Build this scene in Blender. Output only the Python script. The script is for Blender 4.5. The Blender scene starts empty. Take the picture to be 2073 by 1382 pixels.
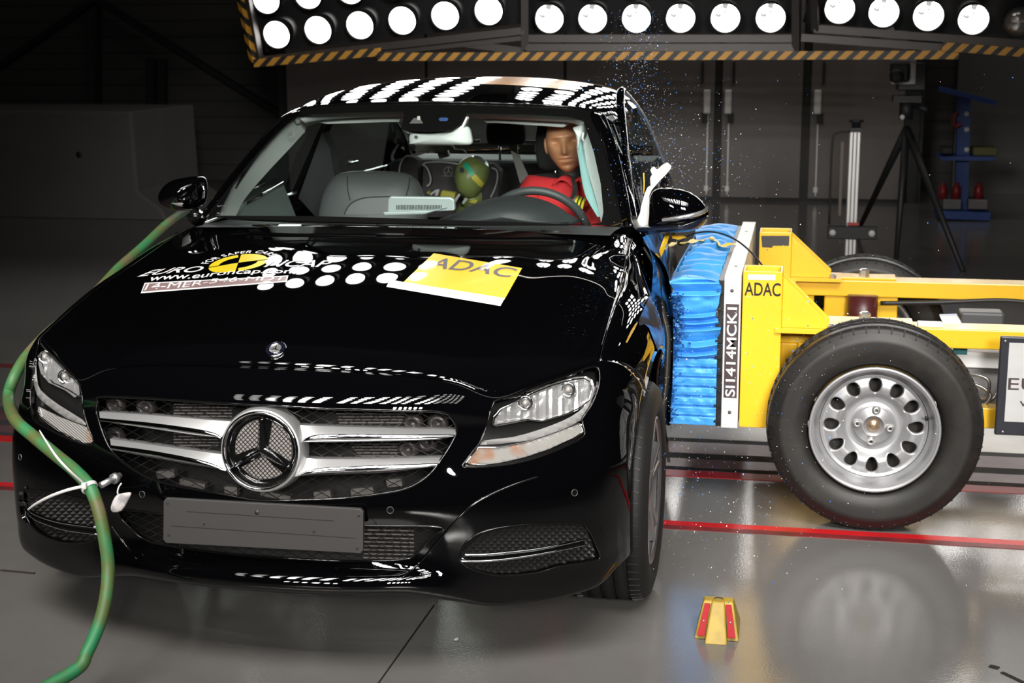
import bpy, bmesh, math, random
import numpy as np
from mathutils import Vector, Matrix
from mathutils.bvhtree import BVHTree
from mathutils.geometry import tessellate_polygon
rnd = random.Random(7)
SC = bpy.context.scene
COL = SC.collection
# ------------------------------------------------------------------ camera
FPX = 2959.07
CAM = Vector((1.28634, -4.09208, 1.58158))
YAW, PITCH, ROLL = -0.194688, 0.202622, 0.0047546
def _rot():
    cy, sy, cp, sp = math.cos(YAW), math.sin(YAW), math.cos(PITCH), math.sin(PITCH)
    f = Vector((sy*cp, cy*cp, -sp)); r = Vector((cy, -sy, 0)); d = f.cross(r)
    cr, sr = math.cos(ROLL), math.sin(ROLL)
    return (r*cr + d*sr, d*cr - r*sr, f)
RT, DN, FW = _rot()
cd = bpy.data.cameras.new('camera'); cam = bpy.data.objects.new('camera', cd); COL.objects.link(cam)
cd.sensor_width = 36.0; cd.lens = FPX/2073*36.0; cd.clip_start = .05; cd.clip_end = 80
m = Matrix((( RT.x, -DN.x, -FW.x, CAM.x), (RT.y, -DN.y, -FW.y, CAM.y), (RT.z, -DN.z, -FW.z, CAM.z), (0, 0, 0, 1)))
cam.matrix_world = m
cd.dof.use_dof = True; cd.dof.focus_distance = 3.9; cd.dof.aperture_fstop = 7.0
SC.camera = cam
# ------------------------------------------------------------------ exposure, world
SC.view_settings.view_transform = 'Standard'; SC.view_settings.look = 'None'
SC.view_settings.exposure = 0.0; SC.view_settings.gamma = 1.0; SC.view_settings.use_curve_mapping = False
SC.cycles.use_denoising = True
SC.cycles.max_bounces = 8; SC.cycles.transparent_max_bounces = 16; SC.cycles.sample_clamp_indirect = 6.0
SC.cycles.caustics_reflective = False; SC.cycles.caustics_refractive = False
W = bpy.data.worlds.new('hall_air'); SC.world = W; W.use_nodes = True
W.node_tree.nodes['Background'].inputs[0].default_value = (.9, .95, 1, 1)
W.node_tree.nodes['Background'].inputs[1].default_value = .006
L_REAR, L_TOP = 14.0, 8.0             # radiance of the rear rig lamps / the overhead rig lamps
P_FRONT = 90.0                        # watts of each front spot lamp
P_TOP = 19.0                          # watts of each overhead spot lamp
al = bpy.data.lights.new('back_wall_fill', 'AREA'); al.shape = 'RECTANGLE'; al.size = 6; al.size_y = .4; al.energy = 60; al.color = (1, .93, .86)  # added area light without a fixture, brightens the back wall and its doors
ao = bpy.data.objects.new('back_wall_fill', al); COL.objects.link(ao); ao.location = (1.2, 8.3, 5.7); ao.rotation_euler = (.5, 0, 0)
# ------------------------------------------------------------------ helpers
def ray(u, v):
    return (RT*((u-1036.5)/FPX) + DN*((v-691)/FPX) + FW).normalized()
def at(u, v, X=None, Y=None, Z=None):
    d = ray(u, v)
    for i, q in enumerate((X, Y, Z)):
        if q is not None: return CAM + d*((q-CAM[i])/d[i])
def px(p):
    q = Vector(p)-CAM; z = q.dot(FW)
    return 1036.5+FPX*q.dot(RT)/z, 691+FPX*q.dot(DN)/z
def nodes(m): return m.node_tree.nodes, m.node_tree.links
def mat(name, col, rough=.5, metal=0., coat=0., emis=None, noise=None, bump=None, ior=1.5, spec=None, coat_rough=.03):
    m = bpy.data.materials.new(name); m.use_nodes = True; N, Lk = nodes(m); b = N['Principled BSDF']
    c = tuple(col)+(1,); b.inputs['Base Color'].default_value = c
    b.inputs['Roughness'].default_value = rough; b.inputs['Metallic'].default_value = metal
    b.inputs['Coat Weight'].default_value = coat; b.inputs['Coat Roughness'].default_value = coat_rough; b.inputs['IOR'].default_value = ior
    if spec is not None: b.inputs['Specular IOR Level'].default_value = spec
    if emis: b.inputs['Emission Color'].default_value = tuple(emis[0])+(1,); b.inputs['Emission Strength'].default_value = emis[1]
    if noise:                      # (scale, colour2, low, high)
        t = N.new('ShaderNodeTexCoord'); n = N.new('ShaderNodeTexNoise'); n.inputs['Scale'].default_value = noise[0]; n.inputs['Detail'].default_value = 6
        r = N.new('ShaderNodeValToRGB'); r.color_ramp.elements[0].position = noise[2]; r.color_ramp.elements[1].position = noise[3]
        r.color_ramp.elements[0].color = c; r.color_ramp.elements[1].color = tuple(noise[1])+(1,)
        Lk.new(t.outputs['Object'], n.inputs['Vector']); Lk.new(n.outputs['Fac'], r.inputs['Fac']); Lk.new(r.outputs['Color'], b.inputs['Base Color'])
    if bump:                       # (scale, strength, distance)
        t = N.new('ShaderNodeTexCoord'); n = N.new('ShaderNodeTexNoise'); n.inputs['Scale'].default_value = bump[0]; n.inputs['Detail'].default_value = 3
        u = N.new('ShaderNodeBump'); u.inputs['Strength'].default_value = bump[1]; u.inputs['Distance'].default_value = bump[2]
        Lk.new(t.outputs['Object'], n.inputs['Vector']); Lk.new(n.outputs['Fac'], u.inputs['Height']); Lk.new(u.outputs['Normal'], b.inputs['Normal'])
    return m
def glassmat(name, tint=(1, 1, 1), ior=1.5, extra=0.):
    "thin pane: clear through, mirror-like at grazing angles, the same from both sides"
    m = bpy.data.materials.new(name); m.use_nodes = True; N, Lk = nodes(m); N.remove(N['Principled BSDF'])
    o = N['Material Output']; t = N.new('ShaderNodeBsdfTransparent'); t.inputs[0].default_value = tuple(tint)+(1,)
    g = N.new('ShaderNodeBsdfGlossy'); g.inputs['Roughness'].default_value = .02
    f = N.new('ShaderNodeLayerWeight'); f.inputs['Blend'].default_value = .5
    p = N.new('ShaderNodeMath'); p.operation = 'POWER'; p.inputs[1].default_value = 5.; Lk.new(f.outputs['Facing'], p.inputs[0])
    a = N.new('ShaderNodeMath'); a.operation = 'MULTIPLY_ADD'; a.inputs[1].default_value = .9; a.inputs[2].default_value = .045+extra; Lk.new(p.outputs[0], a.inputs[0])
    x = N.new('ShaderNodeMixShader'); Lk.new(a.outputs[0], x.inputs[0])
    Lk.new(t.outputs[0], x.inputs[1]); Lk.new(g.outputs[0], x.inputs[2]); Lk.new(x.outputs[0], o.inputs[0])
    return m
def emit(name, col, s):
    m = bpy.data.materials.new(name); m.use_nodes = True; N, Lk = nodes(m); N.remove(N['Principled BSDF'])
    e = N.new('ShaderNodeEmission'); e.inputs[0].default_value = tuple(col)+(1,); e.inputs[1].default_value = s
    Lk.new(e.outputs[0], N['Material Output'].inputs[0]); return m
def put(name, me, mt, parent=None):
    o = bpy.data.objects.new(name, me); COL.objects.link(o)
    if mt:
        for q in (mt if isinstance(mt, (list, tuple)) else [mt]): me.materials.append(q)
    if parent: o.parent = parent; o.matrix_parent_inverse = Matrix.Translation(-parent.location) if parent.location.length else Matrix()
    return o
def tag(o, label=None, cat=None, group=None, kind=None):
    if label: o['label'] = label
    if cat: o['category'] = cat
    if group: o['group'] = group
    if kind: o['kind'] = kind
    return o
def thing(name, label, cat, loc=(0, 0, 0), group=None):
    o = bpy.data.objects.new(name, None); COL.objects.link(o); o.location = loc; o.empty_display_size = .1
    return tag(o, label, cat, group)
def V(*a): return Vector(a)
class MB:
    "collects shapes for ONE mesh object"
    def __init__(s): s.v = []; s.f = []; s.mi = []; s.sm = []
    def add(s, vs, fs, mi=0, smooth=False):
        o = len(s.v); s.v += [tuple(p) for p in vs]
        for f in fs: s.f.append([i+o for i in f]); s.mi.append(mi); s.sm.append(smooth)
        return s
    def box(s, c, d, rot=None, mi=0):
        x, y, z = (q/2 for q in d); M = rot or Matrix.Identity(3); c = Vector(c)
        vs = [c+M@V(a*x, b*y, e*z) for a in (-1, 1) for b in (-1, 1) for e in (-1, 1)]
        return s.add(vs, [(0, 1, 3, 2), (4, 6, 7, 5), (0, 4, 5, 1), (2, 3, 7, 6), (0, 2, 6, 4), (1, 5, 7, 3)], mi)
    def bar(s, a, b, w, h, up=(0, 0, 1), mi=0):
        a, b = Vector(a), Vector(b); d = (b-a); L = d.length; d.normalize(); r = d.cross(Vector(up)); 
        if r.length < 1e-4: r = d.cross(V(0, 1, 0))
        r.normalize(); u = r.cross(d); M = Matrix((d, r, u)).transposed()
        return s.box((a+b)/2, (L, w, h), M, mi)
    def prism(s, poly, depth, mi=0):
        "poly: list of 3D points (planar), depth: vector"
        n = len(poly); d = Vector(depth); P = [Vector(p) for p in poly]; Q = [p+d for p in P]
        tri = tessellate_polygon([P]); fs = [tuple(t) for t in tri]+[tuple(i+n for i in reversed(t)) for t in tri]
        fs += [(i, (i+1) % n, n+(i+1) % n, n+i) for i in range(n)]
        return s.add(P+Q, fs, mi)
    def tube(s, pts, r, n=8, mi=0, closed=False, smooth=True, sub=0):
        P = [Vector(p) for p in pts]
        if sub: P = cr(P, sub, closed)
        R = r if isinstance(r, (list, tuple)) else [r]*len(P)
        if len(R) != len(P): R = [np.interp(i/(len(P)-1), np.linspace(0, 1, len(R)), R) for i in range(len(P))]
        m = len(P); up = None; vs = []
        for i in range(m):
            a, b = P[(i-1) % m if closed else max(i-1, 0)], P[(i+1) % m if closed else min(i+1, m-1)]
            t = (b-a).normalized() if (b-a).length > 1e-9 else V(0, 0, 1)
            if up is None: up = t.orthogonal().normalized()
            up = (up-t*up.dot(t)); up = up.normalized() if up.length > 1e-6 else t.orthogonal().normalized(); w = t.cross(up)
            vs += [P[i]+(up*math.cos(k*2*math.pi/n)+w*math.sin(k*2*math.pi/n))*R[i] for k in range(n)]
        fs = []
        for i in range(m if closed else m-1):
            j = (i+1) % m
            fs += [(i*n+k, i*n+(k+1) % n, j*n+(k+1) % n, j*n+k) for k in range(n)]
        if not closed: fs += [tuple(reversed(range(n))), tuple((m-1)*n+k for k in range(n))]
        return s.add(vs, fs, mi, smooth)
    def lathe(s, prof, c, axis, n=32, mi=0, smooth=True, cap=True):
        "prof: (radius, along axis)"
        ax = Vector(axis).normalized(); u = ax.orthogonal().normalized(); w = ax.cross(u); c = Vector(c); vs = []
        for r, h in prof: vs += [c+ax*h+(u*math.cos(k*2*math.pi/n)+w*math.sin(k*2*math.pi/n))*max(r, 1e-5) for k in range(n)]
        fs = [(i*n+k, i*n+(k+1) % n, (i+1)*n+(k+1) % n, (i+1)*n+k) for i in range(len(prof)-1) for k in range(n)]
        if cap: fs += [tuple(reversed(range(n))), tuple((len(prof)-1)*n+k for k in range(n))]
        return s.add(vs, fs, mi, smooth)
    def cyl(s, a, b, r, n=20, mi=0):
        a, b = Vector(a), Vector(b); return s.lathe([(r, 0), (r, (b-a).length)], a, b-a, n, mi)
    def ball(s, c, r, n=16, mi=0, rot=None):
        rx, ry, rz = r if isinstance(r, (list, tuple)) else (r, r, r); M = rot or Matrix.Identity(3); c = Vector(c); vs = []; h = n//2
        for i in range(h+1):
            t = math.pi*i/h
            vs += [c+M@V(rx*max(math.sin(t), 1e-4)*math.cos(2*math.pi*k/n), ry*max(math.sin(t), 1e-4)*math.sin(2*math.pi*k/n), rz*math.cos(t)) for k in range(n)]
        return s.add(vs, [(i*n+k, (i+1)*n+k, (i+1)*n+(k+1) % n, i*n+(k+1) % n) for i in range(h) for k in range(n)], mi, True)
    def sheet(s, rows, mi=0, smooth=True, flip=False):
        R = len(rows); Cn = len(rows[0]); vs = [p for r in rows for p in r]
        fs = [(i*Cn+j, i*Cn+j+1, (i+1)*Cn+j+1, (i+1)*Cn+j) for i in range(R-1) for j in range(Cn-1)]
        if flip: fs = [tuple(reversed(f)) for f in fs]
        return s.add(vs, fs, mi, smooth)
    def mesh(s, name='m', weld=False):
        me = bpy.data.meshes.new(name); me.from_pydata(s.v, [], s.f); me.polygons.foreach_set('material_index', s.mi); me.polygons.foreach_set('use_smooth', s.sm)
        bm = bmesh.new(); bm.from_mesh(me)
        if weld: bmesh.ops.remove_doubles(bm, verts=bm.verts, dist=1e-5)
        bmesh.ops.recalc_face_normals(bm, faces=bm.faces); bm.to_mesh(me); bm.free(); me.update(); return me
    def build(s, name, mt, parent=None, bevel=0., weld=False, solid=0., sub=0):
        o = put(name, s.mesh(name, weld), mt, parent)
        if solid: q = o.modifiers.new('solid', 'SOLIDIFY'); q.thickness = solid; q.offset = 0
        if bevel: q = o.modifiers.new('bevel', 'BEVEL'); q.width = bevel; q.segments = 2; q.limit_method = 'ANGLE'; q.angle_limit = .6
        if sub: q = o.modifiers.new('sub', 'SUBSURF'); q.levels = q.render_levels = sub
        return o
def cr(P, sub, closed=False):
    "Catmull-Rom through points"
    P = [Vector(p) for p in P]; n = len(P); out = []
    for i in range(n if closed else n-1):
        a, b, c, d = (P[(i-1) % n], P[i], P[(i+1) % n], P[(i+2) % n]) if closed else (P[max(i-1, 0)], P[i], P[i+1], P[min(i+2, n-1)])
        for k in range(sub):
            t = k/sub; out.append(.5*((2*b)+(c-a)*t+(2*a-5*b+4*c-d)*t*t+(3*b-a-3*c+d)*t**3))
    if not closed: out.append(P[-1].copy())
    return out
def dense(ctrl, n, axis):
    "Hermite interpolation with chord-length knots along one axis of a [R,C,3] net"
    A = np.moveaxis(np.asarray(ctrl, float), axis, 0); k = len(A)
    d = np.linalg.norm(np.diff(A, axis=0), axis=2).mean(axis=1)+1e-6
    T = np.concatenate([[0], np.cumsum(d)]); S = (A[1:]-A[:-1])/d[:, None, None]
    Mt = np.empty_like(A); Mt[0] = S[0]; Mt[-1] = S[-1]
    for i in range(1, k-1): Mt[i] = (S[i-1]*d[i]+S[i]*d[i-1])/(d[i-1]+d[i])
    out = []; idx = []
    ns = n if isinstance(n, (list, tuple)) else [n]*(k-1)
    for i in range(k-1):
        idx.append(len(out))
        for j in range(ns[i]):
            t = j/ns[i]; h = d[i]
            out.append((2*t**3-3*t*t+1)*A[i]+(t**3-2*t*t+t)*h*Mt[i]+(-2*t**3+3*t*t)*A[i+1]+(t**3-t*t)*h*Mt[i+1])
    idx.append(len(out)); out.append(A[-1])
    return np.moveaxis(np.array(out), 0, axis), idx
def net(ctrl, nr, nc):
    a, ir = dense(ctrl, nr, 0); b, ic = dense(a, nc, 1); return b, ir, ic
def inpoly(u, v, P):
    c = False; n = len(P); j = n-1
    for i in range(n):
        (x1, y1), (x2, y2) = P[i], P[j]
        if (y1 > v) != (y2 > v) and u < (x2-x1)*(v-y1)/(y2-y1)+x1: c = not c
        j = i
    return c
def smooth2(P, sub=4, closed=True): return [(p.x, p.y) for p in cr([V(a, b, 0) for a, b in P], sub, closed)]
def sst(a, b, x): t = min(max((x-a)/(b-a), 0), 1); return t*t*(3-2*t)
def text_mesh(body, size=1., shear=0., bold=False, align='LEFT', spacing=1.):
    c = bpy.data.curves.new('t', 'FONT'); c.body = body; c.size = size; c.shear = shear; c.align_x = align; c.space_character = spacing
    if bold: c.offset = .012*size
    c.resolution_u = 6; o = bpy.data.objects.new('t', c); COL.objects.link(o)
    me = bpy.data.meshes.new_from_object(o.evaluated_get(bpy.context.evaluated_depsgraph_get())); 
    vs = [tuple(q.co) for q in me.vertices]; fs = [tuple(p.vertices) for p in me.polygons]
    bpy.data.objects.remove(o); bpy.data.curves.remove(c); bpy.data.meshes.remove(me)
    xs = [q[0] for q in vs]; ys = [q[1] for q in vs]
    return vs, fs, (min(xs), max(xs), min(ys), max(ys))
# ------------------------------------------------------------------ lamp rigs (the light of the hall)
M_rig = mat('rig_black', (.012, .012, .013), .45); M_rigframe = mat('rig_frame', (.045, .04, .038), .4, .3)
M_refl = mat('lamp_reflector', (.9, .9, .9), .12, 1.); M_housing = mat('lamp_housing', (.02, .02, .02), .4)
def hazardmat(name, axis):
    m = mat(name, (.75, .36, .03), .5); N, Lk = nodes(m); t = N.new('ShaderNodeTexCoord'); s = N.new('ShaderNodeSeparateXYZ')
    Lk.new(t.outputs['Object'], s.inputs[0]); a = N.new('ShaderNodeMath'); a.operation = 'MULTIPLY_ADD'
    Lk.new(s.outputs[axis], a.inputs[0]); a.inputs[1].default_value = 10.2
    b = N.new('ShaderNodeMath'); b.operation = 'MULTIPLY'; b.inputs[1].default_value = -10.2 if axis == 0 else 10.2; Lk.new(s.outputs[2 if axis == 0 else 0], b.inputs[0])
    Lk.new(b.outputs[0], a.inputs[2]); f = N.new('ShaderNodeMath'); f.operation = 'FRACT'; Lk.new(a.outputs[0], f.inputs[0])
    g = N.new('ShaderNodeMath'); g.operation = 'GREATER_THAN'; g.inputs[1].default_value = .47; Lk.new(f.outputs[0], g.inputs[0])
    x = N.new('ShaderNodeMix'); x.data_type = 'RGBA'; x.inputs[6].default_value = (.012, .012, .012, 1); x.inputs[7].default_value = (.62, .30, .03, 1)
    Lk.new(g.outputs[0], x.inputs[0]); Lk.new(x.outputs[2], N['Principled BSDF'].inputs['Base Color']); return m
M_hazX = hazardmat('hazard_stripes', 0); M_hazZ = hazardmat('hazard_stripes_upright', 2)
E_rear = emit('lamp_glow_rear', (1, .98, .95), L_REAR); E_rear2 = emit('lamp_glow_faceted', (1, .98, .95), L_REAR)
N, Lk = nodes(E_rear2); t = N.new('ShaderNodeTexCoord'); n = N.new('ShaderNodeTexNoise'); n.inputs['Scale'].default_value = 17; r = N.new('ShaderNodeMapRange'); r.inputs[1].default_value = .40; r.inputs[2].default_value = .52; r.inputs[3].default_value = .55; r.inputs[4].default_value = L_REAR
Lk.new(t.outputs['Object'], n.inputs[0]); Lk.new(n.outputs['Fac'], r.inputs[0]); Lk.new(r.outputs[0], N['Emission'].inputs[1])
E_top = emit('lamp_glow_top', (1, .97, .93), L_TOP); E_dim = mat('lamp_glass_off', (.25, .24, .23), .08, .6)
def lamp_meshes(face, rad, E, n=40):
    f = Vector(face).normalized(); a = MB(); a.lathe([(rad*.55, -.16), (rad*.9, -.12), (rad*1.06, 0), (rad*1.06, .012), (rad, .012), (rad*.97, -.01), (rad*.6, -.09)], (0, 0, 0), f, n, cap=False); 
    b = MB(); b.lathe([(0, .006), (rad*.5, .004), (rad*.97, -.004), (rad*.97, -.012), (0, -.012)], (0, 0, 0), f, n, cap=False)
    h = a.mesh('lamp_housing'); h.materials.append(M_housing); g = b.mesh('lamp_glass'); g.materials.append(E); return h, g
def lamp(rig, h, g, p):
    o = bpy.data.objects.new('lamp', h); COL.objects.link(o); o.parent = rig; o.location = Vector(p)-rig.location
    q = bpy.data.objects.new('lamp_glass', g); COL.objects.link(q); q.parent = o; return o
RY = 6.0
def rear_rig(label, p0, p1, rows, up, face, dark=(), frame=None, left_haz=None, bottom_haz=None, glow=None):
    "p0,p1: first and last lamp of the bottom row; up: step to the next row"
    p0, p1, up = Vector(p0), Vector(p1), Vector(up); c = (p0+p1)/2
    rig = thing('lamp_rig', label, 'lamp rig', (c.x, c.y, c.z), 'hanging lamp rigs behind the car')
    h, g = lamp_meshes(face, .097, glow or E_rear); d = p1-p0
    gd = g.copy(); gd.materials.clear(); gd.materials.append(E_dim)
    for r in range(rows):
        for k in range(6):
            lamp(rig, h, gd if (r, k) in dark else g, p0+d*(k/5)+up*r)
    b = MB(); dx = d.normalized(); n = Vector(face).normalized(); a0 = p0-dx*.2-up*.62-n*.2; a1 = p1+dx*.2-up*.62-n*.2; t = up*(rows+.3)
    b.prism([a0, a1, a1+t, a0+t], -n*.05); b.build('back_panel', M_rig, rig)
    f = MB(); 
    for q0, q1 in frame: f.bar(q0, q1, .05, .05)
    f.build('frame', M_rigframe, rig)
    for hz, mt in ((left_haz, M_hazZ), (bottom_haz, M_hazX)):
        if hz: b = MB(); b.bar(hz[0], hz[1], .05, .055); b.build('hazard_stripe_bar', mt, rig)
    return rig
def A(u, v, y=RY): return at(u, v, Y=y)
UP1 = A(546, 0)-A(560, 70); UPB = UP1 + V(0, -.07, 0); FACE = (0, -1, -.25)
rear_rig('left lamp rig, tilted, whose two lowest lamp rows show, striped edge at left', A(560, 70), A(989, 22), 9, UPB, FACE,
    frame=[(A(525, 122), A(1062, 62)), (A(1062, 100, 6.02), A(1062, -400, 5.8)), (A(525, 122), A(440, -360, 5.7)), (A(760, 106, 6.05), A(1062, 74, 6.05))],
    left_haz=(A(516, 126, 5.98), A(440, -240, 5.8)), bottom_haz=(A(516, 128, 5.95), A(770, 105, 5.95)))
UP2 = V(0, 0, UP1.z)+V(0, -.07, 0)
rear_rig('middle lamp rig with one straight row of six round lamps above the car roof', A(1112, 38), A(1560, 36), 9, UP2, FACE, glow=E_rear2,
    frame=[(A(1066, 96, 6.02), A(1612, 96, 6.02)), (A(1612, 106, 6.02), A(1612, -400, 5.8)), (A(1066, 78, 6.02), A(1612, 78, 6.02)), (A(940, 88, 6.06), A(1062, 104, 6.06))],
    bottom_haz=(A(766, 115, 5.97), A(1940, 111, 5.97)))
rear_rig('right lamp rig sloping down at right, its outermost lamp dark', A(1700, 18), A(2156, 54), 9, V(.06, -.07, UP1.z), FACE, dark=((0, 4),), glow=E_rear2,
    frame=[(A(1648, 58, 6.02), A(2200, 98, 6.02)), (A(1652, 62, 6.02), A(1640, -400, 5.8)), (A(1622, 76, 6.03), A(1930, 98, 6.03)), (A(1740, 84, 6.1), A(1810, 60, 6.1))],
    bottom_haz=(A(1908, 94, 5.95), A(2200, 116, 5.95)))
def top_rig(label, c, nx, ny, step, aim, power, cone=38, name='overhead_lamp_rig', group='overhead lamp rigs above the car front'):
    c = Vector(c); rig = thing(name, label, 'lamp rig', c, group)
    f = (Vector(aim)-c).normalized(); r = V(1, 0, 0); r = (r-f*r.dot(f)).normalized(); u = f.cross(r)
    h, g = lamp_meshes(f, .095, E_top, 20)
    ld = bpy.data.lights.new('spot_bulb', 'SPOT'); ld.energy = power; ld.spot_size = math.radians(cone); ld.spot_blend = .6; ld.shadow_soft_size = .085; ld.color = (1, .97, .93)
    for i in range(nx):
        for j in range(ny):
            p = c+r*((i-(nx-1)/2)*step)+u*((j-(ny-1)/2)*step); o = lamp(rig, h, g, p)
            l = bpy.data.objects.new('spot_bulb', ld); COL.objects.link(l); l.parent = o; l.location = f*.10; l.rotation_mode = 'QUATERNION'; l.rotation_quaternion = f.to_track_quat('-Z', 'Y')
    b = MB(); M = Matrix((r, u, f)).transposed(); b.box(c-f*.21, (nx*step, ny*step, .05), M); b.build('back_panel', M_rig, rig)
    return rig
top_rig('overhead lamp rig hanging above the left of the car front', (-1.3, -3.1, 4.5), 6, 7, .31, (-1.0, -.05, 0), P_TOP*1.1)
top_rig('overhead lamp rig hanging above the middle of the car front', (.75, -3.1, 4.5), 6, 7, .31, (.6, .15, 0), P_TOP*1.05)
top_rig('overhead lamp rig hanging above the barrier trolley', (2.8, -3.1, 4.5), 6, 7, .31, (1.9, .9, 0), P_TOP*1.6)
top_rig('front lamp rig on the hall side opposite the left half of the car', (-1.1, -7.8, 3.35), 6, 4, .31, (.0, 1.0, 1.02), P_FRONT*.8, 24, 'front_lamp_rig', 'front lamp rigs facing the car')
top_rig('front lamp rig on the hall side opposite the barrier trolley', (3.1, -7.8, 3.35), 6, 4, .31, (.60, 1.0, .9), P_FRONT*1.25, 27, 'front_lamp_rig', 'front lamp rigs facing the car')
# ------------------------------------------------------------------ the hall
def floormat():
    m = mat('floor_screed', (.2, .19, .18), .3); N, Lk = nodes(m); b = N['Principled BSDF']
    t = N.new('ShaderNodeTexCoord'); n = N.new('ShaderNodeTexNoise'); n.inputs['Scale'].default_value = 1.3; n.inputs['Detail'].default_value = 8; n.inputs['Roughness'].default_value = .65
    r = N.new('ShaderNodeValToRGB'); r.color_ramp.elements[0].color = (.118, .112, .106, 1); r.color_ramp.elements[1].color = (.148, .141, .134, 1); r.color_ramp.elements[0].position = .3; r.color_ramp.elements[1].position = .7
    n2 = N.new('ShaderNodeTexNoise'); n2.inputs['Scale'].default_value = 150; n2.inputs['Detail'].default_value = 2
    u = N.new('ShaderNodeBump'); u.inputs['Strength'].default_value = .15; u.inputs['Distance'].default_value = .002
    r2 = N.new('ShaderNodeMapRange'); r2.inputs[3].default_value = .09; r2.inputs[4].default_value = .15
    Lk.new(t.outputs['Object'], n.inputs[0]); Lk.new(t.outputs['Object'], n2.inputs[0]); Lk.new(n.outputs['Fac'], r.inputs[0]); Lk.new(r.outputs[0], b.inputs['Base Color'])
    Lk.new(n2.outputs['Fac'], u.inputs['Height']); Lk.new(u.outputs[0], b.inputs['Normal']); Lk.new(n.outputs['Fac'], r2.inputs[0]); Lk.new(r2.outputs[0], b.inputs['Roughness'])
    return m
M_floor = floormat()
tag(MB().box((0, 1, -.05), (26, 22, .1)).build('floor', M_floor), kind='structure')
M_red = mat('red_floor_paint', (.5, .012, .016), .35, noise=(9, (.38, .01, .014), .35, .65))
M_maroon = mat('worn_red_floor_paint', (.09, .014, .016), .4, noise=(12, (.2, .02, .022), .35, .7))
M_steelrail = mat('rail_steel', (.10, .048, .052), .3, .2, noise=(5, (.17, .09, .095), .35, .65)); M_blackgap = mat('black_gap', (.006, .006, .006), .7)
M_conc = mat('pale_concrete_edge', (.78, .77, .75), .45, noise=(4, (.62, .61, .59), .4, .7))
def strip(name, y0, y1, mt, z=.002, x0=-13, x1=13): tag(MB().box(((x0+x1)/2, (y0+y1)/2, z/2), (x1-x0, y1-y0, z)).build(name, mt), kind='structure')
strip('trim_1', .565, .612, M_red); strip('trim_2', .528, .565, M_maroon)
strip('trim_3', 1.13, 1.21, M_red); strip('trim_4', 1.21, 1.25, M_blackgap, .003); strip('trim_5', 1.25, 1.36, M_steelrail, .004); strip('trim_6', 1.36, 1.44, M_blackgap, .003)
strip('trim_7', 1.44, 1.60, M_steelrail, .004); strip('trim_8', 1.60, 1.66, M_blackgap, .003); strip('trim_9', 1.66, 2.35, M_conc, .004, -.4)  # pale edge stops short at left: the shade there is put into its length
strip('trim_17', 2.40, 2.47, M_maroon, .002, -13, -1.2)
# floor joint lines
jl = MB(); jl.bar((.30, -.26, .0008), (.28, -1.2, .0008), .004, .0016); tag(jl.build('trim_10', M_blackgap), kind='structure')
def wallmat(name, c1, c2, scale):
    m = mat(name, c1, .6); N, Lk = nodes(m); b = N['Principled BSDF']; t = N.new('ShaderNodeTexCoord'); s = N.new('ShaderNodeSeparateXYZ'); Lk.new(t.outputs['Object'], s.inputs[0])
    a = N.new('ShaderNodeMath'); a.operation = 'MULTIPLY'; a.inputs[1].default_value = scale; Lk.new(s.outputs[2], a.inputs[0])
    f = N.new('ShaderNodeMath'); f.operation = 'FRACT'; Lk.new(a.outputs[0], f.inputs[0]); g = N.new('ShaderNodeMath'); g.operation = 'LESS_THAN'; g.inputs[1].default_value = .12; Lk.new(f.outputs[0], g.inputs[0])
    x = N.new('ShaderNodeMix'); x.data_type = 'RGBA'; x.inputs[6].default_value = tuple(c1)+(1,); x.inputs[7].default_value = tuple(c2)+(1,); Lk.new(g.outputs[0], x.inputs[0]); Lk.new(x.outputs[2], b.inputs['Base Color']); return m
M_wall = wallmat('grey_panel_wall', (.05, .048, .046), (.028, .027, .026), 5.5)
M_ceil = mat('dark_ceiling', (.03, .03, .03), .8)
tag(MB().box((0, 12.05, 3), (26, .1, 6)).build('wall_back', M_wall), kind='structure')
tag(MB().box((-12.05, 1, 3), (.1, 22, 6)).build('wall_left', M_wall), kind='structure')
tag(MB().box((12.05, 1, 3), (.1, 22, 6)).build('wall_right', M_wall), kind='structure')
tag(MB().box((0, 1, 6.05), (26, 22, .1)).build('ceiling', M_ceil), kind='structure')
tag(MB().box((0, -10.05, 3), (26, .1, 6)).build('wall_front', M_wall), kind='structure')
# diagonal wind braces on the back wall, left
M_brace = mat('brace_steel', (.012, .012, .012), .5)
b = MB(); b.bar(A(195, -3, 11.85), A(575, 235, 11.85), .09, .06); b.bar(A(195, -3, 11.86), A(-60, 175, 11.86), .09, .06); b.bar(A(198, -20, 11.9), A(200, 330, 11.9), .07, .05)
tag(b.build('trim_11', M_brace), kind='structure')
b = MB(); b.bar(A(307, 120, 11.8), A(307, 330, 11.8), .12, .1); b.bar(A(328, 120, 11.8), A(328, 330, 11.8), .06, .1); tag(b.build('trim_12', M_brace), kind='structure')
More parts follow.
